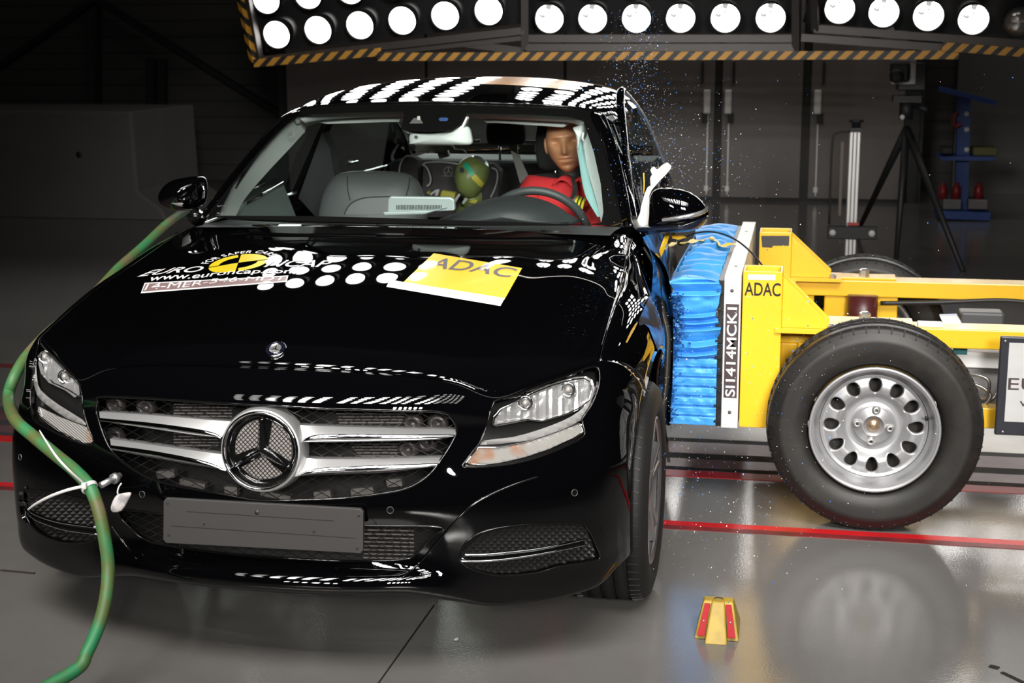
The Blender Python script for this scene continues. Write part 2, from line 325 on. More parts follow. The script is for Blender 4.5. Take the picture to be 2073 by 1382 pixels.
# tall grey doors on the right part of the back wall
M_door = mat('door_sheet', (.155, .14, .132), .55, noise=(2.5, (.13, .118, .11), .35, .7)); M_doorgap = mat('door_gap', (.012, .012, .012), .6); M_handle = mat('door_handle_grey', (.75, .75, .72), .4)
DY = 10.8
edges = [-4.3, -3.0, -1.6, -.55, .43, .49, 1.30, 1.355, 2.28]
def door(n, x0, x1, hx, hz=(.86, 1.10), hinge=True, hy=None):
    d = tag(MB().box(((x0+x1)/2, DY, 1.45), (x1-x0, .08, 2.84)).build('door_%d' % n, M_door, bevel=.006), kind='structure')
    if hx is None: return
    b = MB(); b.box((hx, DY-.06, (hz[0]+hz[1])/2), (.07, .04, hz[1]-hz[0])); b.build('handle', M_handle, d, bevel=.012)
    b = MB(); b.bar((hx+.01, DY-.055, hz[0]), (hx+.012, DY-.055, .06), .012, .012); b.box((hx+.01, DY-.06, .12), (.04, .03, .05)); b.build('latch_rod', M_handle, d)
    b = MB(); b.box((hx+.05*(1 if hx > .4 and hx < .6 or hx > 1.3 else -1), DY-.05, 1.27), (.02, .03, .2)); b.build('hinge', M_doorgap, d)
    b = MB(); b.box((hx+(-.02 if hx < .45 else .03), DY-.056, .82), (.06, .03, .1)); b.build('lock_box', M_doorgap, d)
door(1, -4.05, -2.55, None); door(2, -2.52, -1.1, None); door(3, -1.07, .425, .352); door(4, .50, 1.285, .56); door(5, 1.365, 2.265, 1.43)
tag(MB().box((-.85, DY+.02, 1.45), (6.6, .05, 2.9)).build('trim_13', M_doorgap), kind='structure')
tag(MB().box((2.34, DY, 1.45), (.14, .12, 2.9)).build('trim_14', M_doorgap), kind='structure')
tag(MB().box((-.85, DY, 2.95), (6.6, .12, .1)).build('trim_15', M_doorgap), kind='structure')
# ------------------------------------------------------------------ the car: skin as one smooth net, split into panels
CAR = thing('car', 'black four-door saloon car struck on its side, head-on with a three-pointed star grille', 'car', (0, 1.4, 0))
def paint():
    m = mat('black_car_paint', (.0010, .0010, .0013), .35, 0, 1.0, coat_rough=.012, bump=None); N, Lk = nodes(m); b = N['Principled BSDF']
    b.inputs['Coat IOR'].default_value = 1.6; b.inputs['Specular IOR Level'].default_value = 0.
    return m
M_paint = paint(); M_blackplastic = mat('black_plastic', (.008, .008, .008), .42); M_gloss = mat('gloss_black', (.004, .004, .004), .06)
M_chrome = mat('chrome', (.86, .86, .88), .06, 1.); M_silver = mat('satin_silver', (.50, .50, .50), .40, .75); M_dark = mat('engine_bay_dark', (.003, .003, .003), .8)
M_seal = mat('rubber_seal', (.01, .01, .01), .6)
cx = [0, .13, .26, .37, .46, .56, .66, .745, .81, .85, .875, .88]
cy = [-.82, -.815, -.798, -.772, -.742, -.70, -.65, -.60, -.552, -.49, -.42, -.35]
z0 = [.235, .235, .235, .232, .215, .19, .187, .193, .205, .235, .245, .25]
def row(dx, dy, z):
    f = lambda q, j: q[j] if isinstance(q, (list, tuple)) else q
    return [(cx[j]+f(dx, j) if j else 0, cy[j]+f(dy, j), f(z, j)) for j in range(12)]
NET = [
 row(0, [.03, .03, .03, .03, .03, .03, .03, .03, .03, .03, .02, .0], [q-.01 for q in z0]),
 row(0, [0, 0, 0, 0, 0, .005, .005, .005, .005, .005, .0, 0], z0),
 row(0, [-.018, -.018, -.018, -.014, -.008, .002, .0, 0, 0, 0, 0, 0], [q+.014 for q in z0]),
 row(0, [-.014, -.014, -.014, -.012, -.006, -.004, -.004, -.003, -.002, 0, 0, 0], [.284, .284, .283, .28, .268, .255, .252, .256, .265, .28, .285, .29]),
 row(0, [.02, .02, .02, .015, .0, -.004, -.006, -.006, -.005, -.002, 0, 0], [.302, .302, .301, .30, .293, .287, .285, .288, .294, .30, .305, .31]),
 row(0, [.024, .024, .024, .018, .004, -.004, -.007, -.007, -.006, -.004, 0, .002], [.38, .38, .38, .38, .375, .37, .37, .37, .37, .37, .37, .37]),
 row(0, [.0, .0, .002, .0, -.002, -.004, -.006, -.006, -.004, -.002, 0, .004], .455),
 row(0, [.012, .012, .01, .01, .008, .006, .006, .006, .006, .006, .006, .012], [.5, .5, .5, .502, .505, .51, .51, .51, .51, .505, .50, .48]),
 row([0, 0, 0, 0, 0, 0, -.003, -.004, -.004, -.003, 0, .002], [.022, .022, .024, .028, .03, .03, .032, .034, .036, .038, .04, .03], [.58, .58, .58, .58, .58, .58, .585, .585, .58, .57, .55, .52]),
 row([0, 0, 0, 0, 0, -.002, -.006, -.006, -.006, -.005, -.002, .004], [.034, .034, .036, .04, .045, .048, .055, .06, .07, .075, .07, .05], [.66, .66, .66, .655, .65, .64, .64, .645, .645, .635, .605, .56]),
 [(0, -.785, .715), (.13, -.78, .714), (.26, -.762, .711), (.37, -.735, .705), (.462, -.70, .695), (.558, -.652, .675), (.655, -.585, .695), (.74, -.515, .71), (.80, -.455, .718), (.843, -.40, .70), (.874, -.335, .655), (.886, -.27, .605)],
 [(0, -.70, .785), (.13, -.697, .783), (.26, -.688, .778), (.37, -.672, .769), (.465, -.655, .752), (.56, -.628, .715), (.656, -.548, .738), (.74, -.466, .757), (.792, -.41, .768), (.832, -.355, .755), (.868, -.28, .71), (.892, -.20, .642)],
 [(0, -.655, .822), (.13, -.652, .82), (.26, -.64, .814), (.37, -.62, .803), (.467, -.595, .787), (.562, -.56, .768), (.66, -.49, .768), (.741, -.412, .777), (.79, -.362, .785), (.833, -.31, .770), (.872, -.22, .735), (.898, -.10, .69)],
 [(0, -0.57, 0.8430), (0.13, -0.567, 0.8410), (0.26, -0.555, 0.8340), (0.37, -0.535, 0.8240), (0.467, -0.508, 0.8110), (0.565, -0.465, 0.8016), (0.66, -0.405, 0.7960), (0.741, -0.335, 0.7971), (0.789, -0.29, 0.8030), (0.835, -0.24, 0.7860), (0.877, -0.15, 0.7550), (0.903, 0, 0.7140)],
 [(0, -0.35, 0.8840), (0.13, -0.348, 0.8820), (0.26, -0.34, 0.8760), (0.37, -0.325, 0.8660), (0.467, -0.305, 0.8520), (0.565, -0.28, 0.8443), (0.66, -0.245, 0.8335), (0.741, -0.21, 0.8257), (0.788, -0.185, 0.8280), (0.84, -0.13, 0.8100), (0.883, -0.05, 0.7700), (0.906, 0.1, 0.7060)],
 [(0, -0.08, 0.9250), (0.13, -0.08, 0.9230), (0.26, -0.075, 0.9180), (0.37, -0.07, 0.9090), (0.467, -0.06, 0.8950), (0.565, -0.05, 0.8877), (0.66, -0.035, 0.8755), (0.741, -0.02, 0.8652), (0.786, -0.01, 0.8620), (0.843, 0.02, 0.8400), (0.887, 0.08, 0.7850), (0.907, 0.2, 0.6650)],
 [(0, 0.17, 0.9565), (0.13, 0.17, 0.9545), (0.26, 0.172, 0.9505), (0.37, 0.175, 0.9435), (0.467, 0.178, 0.9345), (0.565, 0.182, 0.9266), (0.66, 0.187, 0.9147), (0.741, 0.192, 0.9014), (0.785, 0.196, 0.8930), (0.846, 0.2, 0.8660), (0.892, 0.22, 0.7850), (0.907, 0.3, 0.5500)],
 [(0, 0.37, 0.9780), (0.13, 0.372, 0.9770), (0.26, 0.38, 0.9740), (0.37, 0.39, 0.9690), (0.467, 0.4, 0.9630), (0.565, 0.415, 0.9559), (0.66, 0.43, 0.9485), (0.738, 0.445, 0.9412), (0.783, 0.45, 0.9330), (0.85, 0.44, 0.9000), (0.895, 0.42, 0.7800), (0.905, 0.36, 0.3800)],
 [(0, 0.5, 0.9920), (0.13, 0.51, 0.9910), (0.26, 0.52, 0.9890), (0.37, 0.53, 0.9860), (0.467, 0.54, 0.9830), (0.56, 0.555, 0.9775), (0.655, 0.57, 0.9705), (0.73, 0.585, 0.9682), (0.778, 0.59, 0.9550), (0.85, 0.585, 0.9150), (0.896, 0.57, 0.7800), (0.9, 0.56, 0.2200)],
]
full = [[(-p[0], p[1], p[2]) for p in reversed(r[1:])]+list(r) for r in NET]
CREASE = 11                          # row of the hood shut line
NR = [3, 3, 3, 3, 6, 6, 5, 6, 7, 6, 7, 4, 6, 12, 14, 12, 10, 6]
NCs = [12, 12, 11, 9, 10, 10, 9, 7, 5, 4, 3]
GR, IR, IC = net(full, NR, list(reversed(NCs))+NCs)
def damage(p):
    x, y, z = p
    if x > .55:
        k = sst(.1, .55, y)*sst(.72, .90, x)
        x -= .075*k*sst(.2, .7, z); 
        b = math.exp(-((y-.40)/.10)**2-((x-.80)/.05)**2); z += .012*b
        c = math.exp(-((y-.28)/.09)**2-((x-.73)/.07)**2); z -= .004*c
        d = math.exp(-((y-.13)/.10)**2-((x-.87)/.06)**2); z -= .012*d; x += .012*d
    return (x, y, z)
RR, CC = GR.shape[:2]
SK = [damage(GR[i, j]) for i in range(RR) for j in range(CC)]
faces = [(i*CC+j, i*CC+j+1, (i+1)*CC+j+1, (i+1)*CC+j) for i in range(RR-1) for j in range(CC-1)]
BODY = BVHTree.FromPolygons([Vector(p) for p in SK], faces)
def hit(u, v, off=0., bvh=None):
    "point of the skin seen at a pixel, moved off metres outward along its normal"
    d = ray(u, v); h = (bvh or BODY).ray_cast(CAM, d, 20)
    if h[0] is None:
        h = (bvh or BODY).find_nearest(CAM+d*4.2)
    n = h[1] if h[1].dot(d) < 0 else -h[1]
    return h[0]+n*off
def hitr(u, v, off=0., bvh=None):
    "the same, moved along the line of sight"
    h = hit(u, v, 0, bvh); return h-ray(u, v)*off
# cut-outs, in pixels of the photograph
def z1(L): return [(x/3.344, 640+y/3.344) for x, y in L]
def z2(L): return [(400+x/3.344, 640+y/3.344) for x, y in L]
def z3(L): return [(x/3.239, 960+y/3.239) for x, y in L]
def z4(L): return [(600+x/2.801, 960+y/2.801) for x, y in L]
def z5(L): return [(860+x/3.948, 640+y/3.948) for x, y in L]
P_grille = [(206, 803), (299, 806), (344, 809), (448, 816), (527, 820), (579, 822), (669, 827), (819, 831), (893, 834), (914, 846), (925, 870), (914, 897), (893, 930), (866, 963), (828, 987), (774, 999), (699, 1008), (609, 1012), (524, 1013), (448, 1000), (359, 984), (299, 966), (254, 939), (224, 909), (207, 873), (195, 831), (197, 812)]
P_intake = [(241, 1034), (272, 1077), (296, 1093), (327, 1102), (432, 1117), (530, 1126), (620, 1132), (707, 1135), (814, 1133), (846, 1117), (875, 1085), (893, 1067), (743, 1064), (640, 1058), (523, 1052), (400, 1046), (330, 1040)]
P_hlR = z5([(300, 1190), (440, 1010), (500, 860), (555, 680), (700, 640), (900, 560), (1100, 490), (1230, 440), (1340, 405), (1390, 420), (1400, 500), (1380, 600), (1330, 720), (1260, 820), (1275, 900), (1270, 960), (1150, 1030), (900, 1130), (700, 1180), (480, 1205), (350, 1205)])
P_hlL = z1([(285, 155), (440, 335), (545, 465), (560, 620), (600, 760), (635, 860), (560, 865), (420, 810), (300, 750), (222, 690), (205, 570), (212, 450), (232, 305), (256, 215)])
P_fogR = z4([(925, 470), (960, 390), (1050, 330), (1200, 295), (1400, 280), (1600, 280), (1660, 320), (1700, 400), (1720, 460), (1690, 490), (1500, 520), (1350, 560), (1150, 572), (1020, 545), (950, 510)])
P_fogL = z3([(165, 108), (300, 110), (500, 150), (630, 200), (660, 350), (640, 420), (520, 450), (380, 440), (250, 380), (182, 296), (158, 205)])
CUTS = [smooth2(q, 3) for q in (P_grille, P_intake, P_fogR, P_fogL)]+[P_hlR, P_hlL]
def near_on(P, u, v):
    best = None
    for i in range(len(P)):
        a, b = P[i], P[(i+1) % len(P)]; dx, dy = b[0]-a[0], b[1]-a[1]; L = dx*dx+dy*dy
        t = 0 if L == 0 else min(max(((u-a[0])*dx+(v-a[1])*dy)/L, 0), 1); q = (a[0]+dx*t, a[1]+dy*t); e = (q[0]-u)**2+(q[1]-v)**2
        if best is None or e < best[0]: best = (e, q)
    return best[1]
def panel(name, sel, parent, mt=M_paint, cuts=(), lip=.0, crop=None):
    "faces sel(i,j) of the skin as one panel, with holes cut to the outlines and a turned-in edge"
    fs = [(i*CC+j, i*CC+j+1, (i+1)*CC+j+1, (i+1)*CC+j) for i in range(RR-1) for j in range(CC-1) if sel(i, j)]
    ids = sorted({k for f in fs for k in f}); mp = {k: n for n, k in enumerate(ids)}; co = [Vector(SK[k]) for k in ids]
    me = bpy.data.meshes.new(name); me.from_pydata(co, [], [[mp[k] for k in f] for f in fs]); bm = bmesh.new(); bm.from_mesh(me)
    outer = {e for e in bm.edges if e.is_boundary}
    for P in cuts:
        us = [p[0] for p in P]; vs = [p[1] for p in P]; dele = []
        for f in bm.faces:
            u, v = px(f.calc_center_median())
            if min(us) < u < max(us) and min(vs) < v < max(vs) and inpoly(u, v, P): dele.append(f)
        bmesh.ops.delete(bm, geom=dele, context='FACES')
        for q in {q for e in bm.edges if e.is_boundary and e not in outer for q in e.verts}:
            if q.tag: continue
            q.tag = True; t = near_on(P, *px(q.co)); q.co = hit(*t)
    if lip:
        bm.normal_update(); ed = [e for e in bm.edges if e.is_boundary]
        nr = {q: q.normal.copy() for e in ed for q in e.verts}
        for e in ed:
            if e not in outer: e.smooth = False
        r = bmesh.ops.extrude_edge_only(bm, edges=ed); new = [g for g in r['geom'] if isinstance(g, bmesh.types.BMVert)]
        for q in new:
            src = [e.other_vert(q) for e in q.link_edges if e.other_vert(q) in nr]
            if src: q.co = q.co-nr[src[0]]*lip
    for f in bm.faces: f.smooth = True
    bmesh.ops.recalc_face_normals(bm, faces=bm.faces)
    c = bm.faces[len(bm.faces)//2 if hasattr(bm.faces, 'ensure_lookup_table') and not bm.faces.ensure_lookup_table() else 0]
    bm.to_mesh(me); bm.free(); return put(name, me, mt, parent)
def pgrid(P, step):
    "points of a pixel outline filled by a grid: (vertices, faces)"
    bm = bmesh.new(); vs = [bm.verts.new((u, v, 0)) for u, v in P]; bm.faces.new(vs)
    us = [p[0] for p in P]; ws = [p[1] for p in P]
    for ax, lo, hi in ((0, min(us), max(us)), (1, min(ws), max(ws))):
        q = lo+step
        while q < hi:
            bmesh.ops.bisect_plane(bm, geom=bm.verts[:]+bm.edges[:]+bm.faces[:], plane_co=(q, 0, 0) if ax == 0 else (0, q, 0), plane_no=(1, 0, 0) if ax == 0 else (0, 1, 0)); q += step
    bmesh.ops.triangulate(bm, faces=[f for f in bm.faces if len(f.verts) > 4])
    bm.verts.index_update(); V_ = [(q.co.x, q.co.y) for q in bm.verts]; F_ = [[q.index for q in f.verts] for f in bm.faces]; bm.free(); return V_, F_
def patch(name, P, off, mt, parent, thick=0., step=8, bvh=None, along=False, wob=None, smooth=True):
    "a piece of the skin with the given outline, off metres outside it (negative: inside)"
    W_, F_ = pgrid(P, step); fn = hitr if along else hit
    vs = [fn(u, v, off+(wob(u, v) if wob else 0), bvh) for u, v in W_]; n = len(vs); b = MB()
    if thick:
        vs2 = [fn(u, v, off-thick, bvh) for u, v in W_]; cnt = {}
        for f in F_:
            for i in range(len(f)): e = (f[i], f[(i+1) % len(f)]); cnt[tuple(sorted(e))] = cnt.get(tuple(sorted(e)), 0)+1
        sides = [(a, b_, b_+n, a+n) for (a, b_), k in cnt.items() if k == 1]
        b.add(vs, F_, 0, smooth); b.add(vs2, [list(reversed(f)) for f in F_], 0, smooth); b.f += [list(s) for s in sides]; b.mi += [0]*len(sides); b.sm += [False]*len(sides)
    else: b.add(vs, F_, 0, smooth)
    return b.build(name, mt, parent)
def bead(name, L, r, mt, parent, closed=False, off=0., sub=6, n=6, bvh=None):
    Q = smooth2(L, sub, closed) if sub else L
    return MB().tube([hit(u, v, off, bvh) for u, v in Q], r, n, closed=closed).build(name, mt, parent)
rC = IR[CREASE]; cH0, cH1 = IC[11-8], IC[11+8]
panel('bumper_skin', lambda i, j: i < rC, CAR, cuts=CUTS, lip=.012)
panel('hood', lambda i, j: i >= rC and cH0 <= j < cH1, CAR, lip=.01)
panel('fender', lambda i, j: i >= rC and j < cH0, CAR, lip=.01)
FEND = panel('fender', lambda i, j: i >= rC and j >= cH1, CAR, lip=.01)
b = MB(); gap = [Vector(SK[rC*CC+j]) for j in range(cH0, cH1+1)]; b.tube([p-V(0, 0, .004) for p in gap], .003, 5); 
for jj in (cH0, cH1): b.tube([Vector(SK[i*CC+jj])-V(0, 0, .003) for i in range(rC, RR)], .003, 5)
b.build('panel_gap', M_seal, CAR)
# inner tub so nothing shows through the openings
b = MB(); S_ = GR[::4, ::6]; b.sheet([[Vector(p)*1.0+V(-p[0]*.18, .17, -.05) for p in r] for r in S_[:40]]); b.build('engine_bay_liner', M_dark, CAR)
# ------------------------------------------------------------------ grille, intake, fog grilles
def base_y(x):                       # front contour of the bumper at |x|
    return float(np.interp(abs(x), cx, cy))
M_mesh = mat('grille_mesh_black', (.012, .011, .011), .3); M_rad = mat('radiator_fins', (.22, .20, .19), .5, .4)
M_alu = mat('bare_aluminium', (.17, .16, .15), .5, .4)
GR_T = put('grille', bpy.data.meshes.new('grille'), None, CAR)
def lattice(P, d, off, r, step, slope, mt, name, parent, kind='diamond'):
    "woven mesh over a pixel outline: strands along two diagonals, on the skin moved inward"
    us = [p[0] for p in P]; vs = [p[1] for p in P]; b = MB(); u0, u1, v0, v1 = min(us), max(us), min(vs), max(vs)
    for sg in (1, -1):
        c = -2000
        while c < 3000:
            run = []
            for k in range(0, int((u1-u0)/6)+2):
                u = u0+k*6; v = v0+(c+sg*(u-u0)*slope)
                if v0 <= v <= v1 and inpoly(u, v, P): run.append(hitr(u, v, -off))
                else:
                    if len(run) > 1: b.tube(run, r, 4, smooth=False)
                    run = []
            if len(run) > 1: b.tube(run, r, 4, smooth=False)
            c += step
    return b.build(name, mt, parent)
PG = smooth2(P_grille, 3)
bead('grille_surround', P_grille, .0035, M_gloss, GR_T, True, 0.)
lattice(PG, 0, .035, .0012, 19, .52, M_mesh, 'grille_mesh', GR_T)
# radiator and bits seen through the mesh
for u0, v0, u1, v1 in ((352, 815, 470, 850), (352, 868, 450, 905), (672, 834, 835, 862), (690, 895, 835, 925)):
    rb = MB(); fin = MB(); p = [at(u0, v0, Y=-.60), at(u1, v0, Y=-.60), at(u1, v1, Y=-.60), at(u0, v1, Y=-.60)]; rb.prism(p, (0, .02, 0))
    n = int((v1-v0)/6)
    for k in range(n): fin.bar(at(u0, v0+6*k+3, Y=-.605), at(u1, v0+6*k+3, Y=-.605), .004, .003)
    fin.build('radiator_fins', M_rad, rb.build('radiator', M_dark, CAR))['kind'] = 'stuff'
M_horn = mat('horn_metal', (.10, .09, .088), .4, .6)
for u, v in ((240, 815), (302, 820), (840, 853), (890, 853), (868, 890), (238, 880), (830, 905)):
    MB().lathe([(.028, 0), (.028, .02), (.02, .03), (.012, .03), (.012, .01)], at(u, v, Y=-.60), (0, -1, 0), 16).build('horn', M_horn, CAR)
for u, v, w_, h_ in ((338, 958, .05, .02), (392, 978, .07, .015), (470, 992, .035, .025), (560, 1001, .08, .014), (655, 1000, .045, .022), (735, 992, .06, .018), (800, 975, .04, .02)):
    MB().box(at(u, v, Y=-.66), (w_, .02, h_), Matrix.Rotation(.15*((u//7) % 3-1), 3, 'Y')).build('crash_beam_tab', M_alu, CAR)
def Poff(u, v, f): return hitr(u, v, f)
def slat(A_, B_, C_, name):
    "two-tone louvre: satin upper face from A (back) to B (front), chrome lip from B to C and under"
    n = 24
    def sam(L):
        q = cr([V(a, b_, 0) for a, b_ in L], 12); d = [0]
        for i in range(1, len(q)): d.append(d[-1]+(q[i]-q[i-1]).length)
        return [V(np.interp(t*d[-1], d, [e.x for e in q]), np.interp(t*d[-1], d, [e.y for e in q]), 0) for t in np.linspace(0, 1, n)]
    a, b_, c = sam(A_), sam(B_), sam(C_)
    a3 = [hitr(q.x, q.y, -.012) for q in a]; b3 = [hitr(q.x, q.y, .010) for q in b_]; c3 = [hitr(q.x, q.y, .004) for q in c]
    m3 = [(p+q)/2+V(0, -.008, 0) for p, q in zip(b3, c3)]; d3 = [hitr(q.x, q.y-2, -.03) for q in c]
    s = MB(); s.sheet([a3, [(p+q)/2+V(0, 0, .001) for p, q in zip(a3, b3)], b3]).sheet([[p+V(0, .03, -.002) for p in a3], a3]); o = s.build(name, M_silver, GR_T)
    s = MB(); s.sheet([b3, [p*.5+q*.5+V(0, -.004, -.0005) for p, q in zip(b3, m3)], m3, c3, d3]); s.build('chrome_lip', M_chrome, o)
slat(z1([(672, 645), (1100, 675), (1400, 700), (1570, 712)]), z1([(676, 688), (1000, 718), (1250, 750), (1400, 775), (1480, 800), (1500, 818)]), z1([(692, 716), (1000, 760), (1300, 805), (1500, 826)]), 'louvre')
slat(z1([(745, 830), (1100, 880), (1400, 920), (1530, 938)]), z1([(750, 872), (1000, 905), (1250, 950), (1400, 985), (1480, 1015), (1530, 1040)]), z1([(762, 908), (1000, 955), (1300, 1010), (1545, 1050)]), 'louvre')
slat(z2([(660, 735), (900, 745), (1300, 757), (1750, 765)]), z2([(690, 852), (740, 820), (820, 800), (1000, 797), (1300, 799), (1745, 800)]), z2([(690, 856), (1000, 853), (1400, 846), (1600, 838), (1690, 833), (1735, 812)]), 'louvre')
slat(z2([(700, 955), (850, 966), (1200, 965), (1655, 955)]), z2([(665, 1082), (730, 1050), (820, 1028), (1000, 1018), (1300, 1005), (1640, 992)]), z2([(660, 1087), (1000, 1073), (1300, 1058), (1590, 1026), (1630, 1002)]), 'louvre')
# star
SC0 = at(528, 912, Y=-.812); fx = (at(604, 913, Y=-.812)-at(452, 911, Y=-.812)).normalized(); fz = V(0, .10, 1).normalized(); fy = fx.cross(fz).normalized()
if fy.y > 0: fy = -fy
RS = .0965
def sp(a, r, h): return SC0+fx*(r*math.sin(a))+fz*(r*math.cos(a))+fy*h
b = MB(); b.lathe([(RS*1.13, -.045), (RS*1.12, -.02), (RS*1.075, 0), (RS*1.02, .006), (RS*.99, -.01)], SC0, fy, 64, cap=False); hub = b.build('emblem_surround', M_silver, GR_T)
b = MB(); b.lathe([(RS*1.02, -.01), (RS*1.03, .004), (RS*1.0, .011), (RS*.955, .008), (RS*.945, -.004)], SC0, fy, 72, cap=False)
EMB = b.build('emblem_ring', M_chrome, GR_T)
b = MB(); b.lathe([(RS*.96, .0), (RS*.90, -.016), (RS*.78, -.022), (RS*.76, -.018)], SC0, fy, 64, cap=False); b.build('emblem_dish', M_gloss, EMB)
b = MB(); M_embback = mat('emblem_backing', (.36, .33, .31), .5, .3); b.lathe([(RS*.775, -.02), (0.0001, -.0195)], SC0, fy, 48, cap=False, smooth=False); b.build('emblem_backing', M_embback, EMB)
b = MB()
for k in range(-9, 10):
    q = k*.0083; h = math.sqrt(max((RS*.77)**2-q*q, 0))
    if h < .01: continue
    for d in (0, 1):
        e1, e2 = ((q, -h), (q, h)) if d else ((-h, q), (h, q)); rr = lambda e: SC0+fx*(e[0]*.72-e[1]*.69)+fz*(e[0]*.69+e[1]*.72)+fy*-.016
        b.bar(rr(e1), rr(e2), .0016, .0016, up=tuple(fy))
b.build('emblem_grid', M_mesh, EMB)
b = MB(); arms = [0, 2*math.pi/3, -2*math.pi/3]
mid = sp(0, 0, .010); vs = [mid]; 
for a in arms:
    vs += [sp(a, RS*.95, .004), sp(a+math.pi/3, RS*.135, -.004), sp(a, RS*.95, -.012)]
fs = []
for k in range(3):
    t, v1, tb = 1+3*k, 2+3*k, 3+3*k; v0 = 2+3*((k-1) % 3) if True else 0
    # valley before arm k lies between arm k-1 and k
    fs += [(0, t, v1), (0, v0, t), (t, tb, v1), (t, v0, tb)]
arms = [0, 2*math.pi/3, 4*math.pi/3]
vs = [mid]
for a in arms: vs += [sp(a, RS*.95, .006), sp(a+math.pi/3, RS*.15, -.006), sp(a, RS*.95, -.012)]
b.add(vs, fs); b.build('emblem_star', M_chrome, EMB)
for s in (1, -1):                     # dark shadow bars beside the star arms, added as three black pieces over the dish
    pass
b = MB()
for a in arms: b.prism([sp(a-.13, RS*.8, -.0145), sp(a+.32, RS*.8, -.0145), sp(a+1.0, RS*.17, -.0145), sp(a-.9, RS*.16, -.0145)], fy*-.002)
b.build('emblem_arm_shade', M_gloss, EMB)
# hood badge
hb = hit(558, 708, .001); hn = BODY.find_nearest(hb)[1]; hn = hn if hn.z > 0 else -hn
b = MB(); b.lathe([(.0275, -.003), (.028, .002), (.026, .004), (.0245, .0035)], hb, hn, 40, cap=False); BG = b.build('hood_badge', M_chrome, CAR)
b = MB(); b.lathe([(.025, .0034), (.0172, .004), (.0168, .003)], hb, hn, 40, cap=False); b.build('badge_band', mat('navy_enamel', (.004, .005, .014), .15), BG)
bx = V(1, 0, 0)-hn*hn.x; bx.normalize(); bz = hn.cross(bx)
b = MB(); b.lathe([(.0172, .0032), (.0001, .0032)], hb, hn, 32, cap=False); b.build('badge_disc', mat('badge_silver', (.4, .4, .4), .3, .8), BG)
b = MB(); b.lathe([(.0172, .003), (.0172, .0052), (.0158, .0052), (.0158, .003)], hb, hn, 32, cap=False)
q = lambda a, r, h: hb+bx*(r*math.sin(a))+bz*(r*math.cos(a))+hn*h
vs = [q(0, 0, .0065)]
for a in arms: vs += [q(a, .0165, .005), q(a+math.pi/3, .0026, .0036), q(a, .0165, .003)]
b.add(vs, fs); b.build('badge_star', M_chrome, BG)
# lower intake and fog grilles
IN_T = put('lower_intake', bpy.data.meshes.new('lower_intake'), None, CAR)
PI_ = smooth2(P_intake, 3); lattice(PI_, 0, .03, .0012, 15, .48, M_mesh, 'intake_mesh', IN_T); bead('intake_rim', P_intake, .003, M_gloss, IN_T, True)
b = MB()
for k in range(8): b.bar(at(735, 1072+k*8, Y=-.66), at(838, 1074+k*8, Y=-.64), .004, .003)
b.build('radiator_fin', M_rad, IN_T)
M_fog = mat('fog_grille_plastic', (.012, .0115, .011), .5)
def fog(P, top, bot, side):
    F = put('fog_grille', bpy.data.meshes.new('fog_grille'), None, CAR); PS = smooth2(P, 3)
    patch('fog_grille_back', PS, -.020, M_dark, F, step=9)
    us = [p[0] for p in PS]; vs = [p[1] for p in PS]; b = MB(); j = 0; v = min(vs)
    while v < max(vs):
        u = min(us)+(7.5 if j % 2 else 0)
        while u < max(us):
            if inpoly(u, v, PS):
                q = [(u-6.6, v), (u, v+5.6), (u+6.6, v), (u, v-5.6)]; b.add([hit(c_, d_, -.018) for c_, d_ in q]+[hit(u, v-1, -.008)], [(0, 1, 4), (1, 2, 4), (2, 3, 4), (3, 0, 4)])
            u += 15
        v += 6.5; j += 1
    b.build('fog_grille_mesh', M_fog, F)
    bead('fog_rim', P, .0028, M_gloss, F, True)
    for L, r in ((top, .0042), (bot, .0035)):
        MB().tube([hit(u, v, .004) for u, v in smooth2(L, 6, False)], [r*.7, r, r, r*.6], 8).build('chrome_strip', M_chrome, F)
    n = 20; ta = smooth2(top, 6, False); bo = smooth2(bot, 6, False); m = min(len(ta), len(bo))
    MB().sheet([[hit(*p, .002) for p in ta[:m]], [hit((p[0]+q[0])/2, (p[1]+q[1])/2, -.004) for p, q in zip(ta, bo)], [hit(*p, .002) for p in bo[:m]]]).build('strip_base', M_gloss, F)
fog(P_fogR, z4([(952, 452), (1060, 452), (1200, 440), (1400, 415), (1630, 365)]), z4([(930, 490), (1060, 488), (1200, 476), (1400, 445), (1640, 395)]), 1)
fog(P_fogL, z3([(168, 182), (195, 222), (245, 260), (400, 310), (640, 345)]), z3([(178, 240), (222, 278), (282, 310), (440, 360), (645, 390)]), -1)
# bumper blade creases, splitter highlight edge
for L in ([(1093, 963), (1032, 984), (971, 1013), (940, 1037), (914, 1063), (880, 1103), (846, 1142), (814, 1170)], [(225, 1065), (245, 1092), (265, 1117), (275, 1130)]):
    bead('bumper_blade', L, .0035, M_paint, CAR, off=-.0008)
# parking sensors
for u, v in ((288, 1000), (790, 1032), (1163, 997), (41, 925)):
    p = hit(u, v, .0005); n = BODY.find_nearest(p)[1]; n = n if n.dot(ray(u, v)) < 0 else -n
    b = MB(); b.lathe([(.0088, -.002), (.0088, .0012), (.0074, .0012), (.0074, -.002)], p, n, 24, cap=False); o = b.build('parking_sensor', mat('sensor_ring', (.10, .10, .10), .3, .4), CAR)
    b = MB(); b.lathe([(.0074, .0006), (.0001, .0009)], p, n, 20, cap=False); b.build('sensor_cap', M_gloss, o)
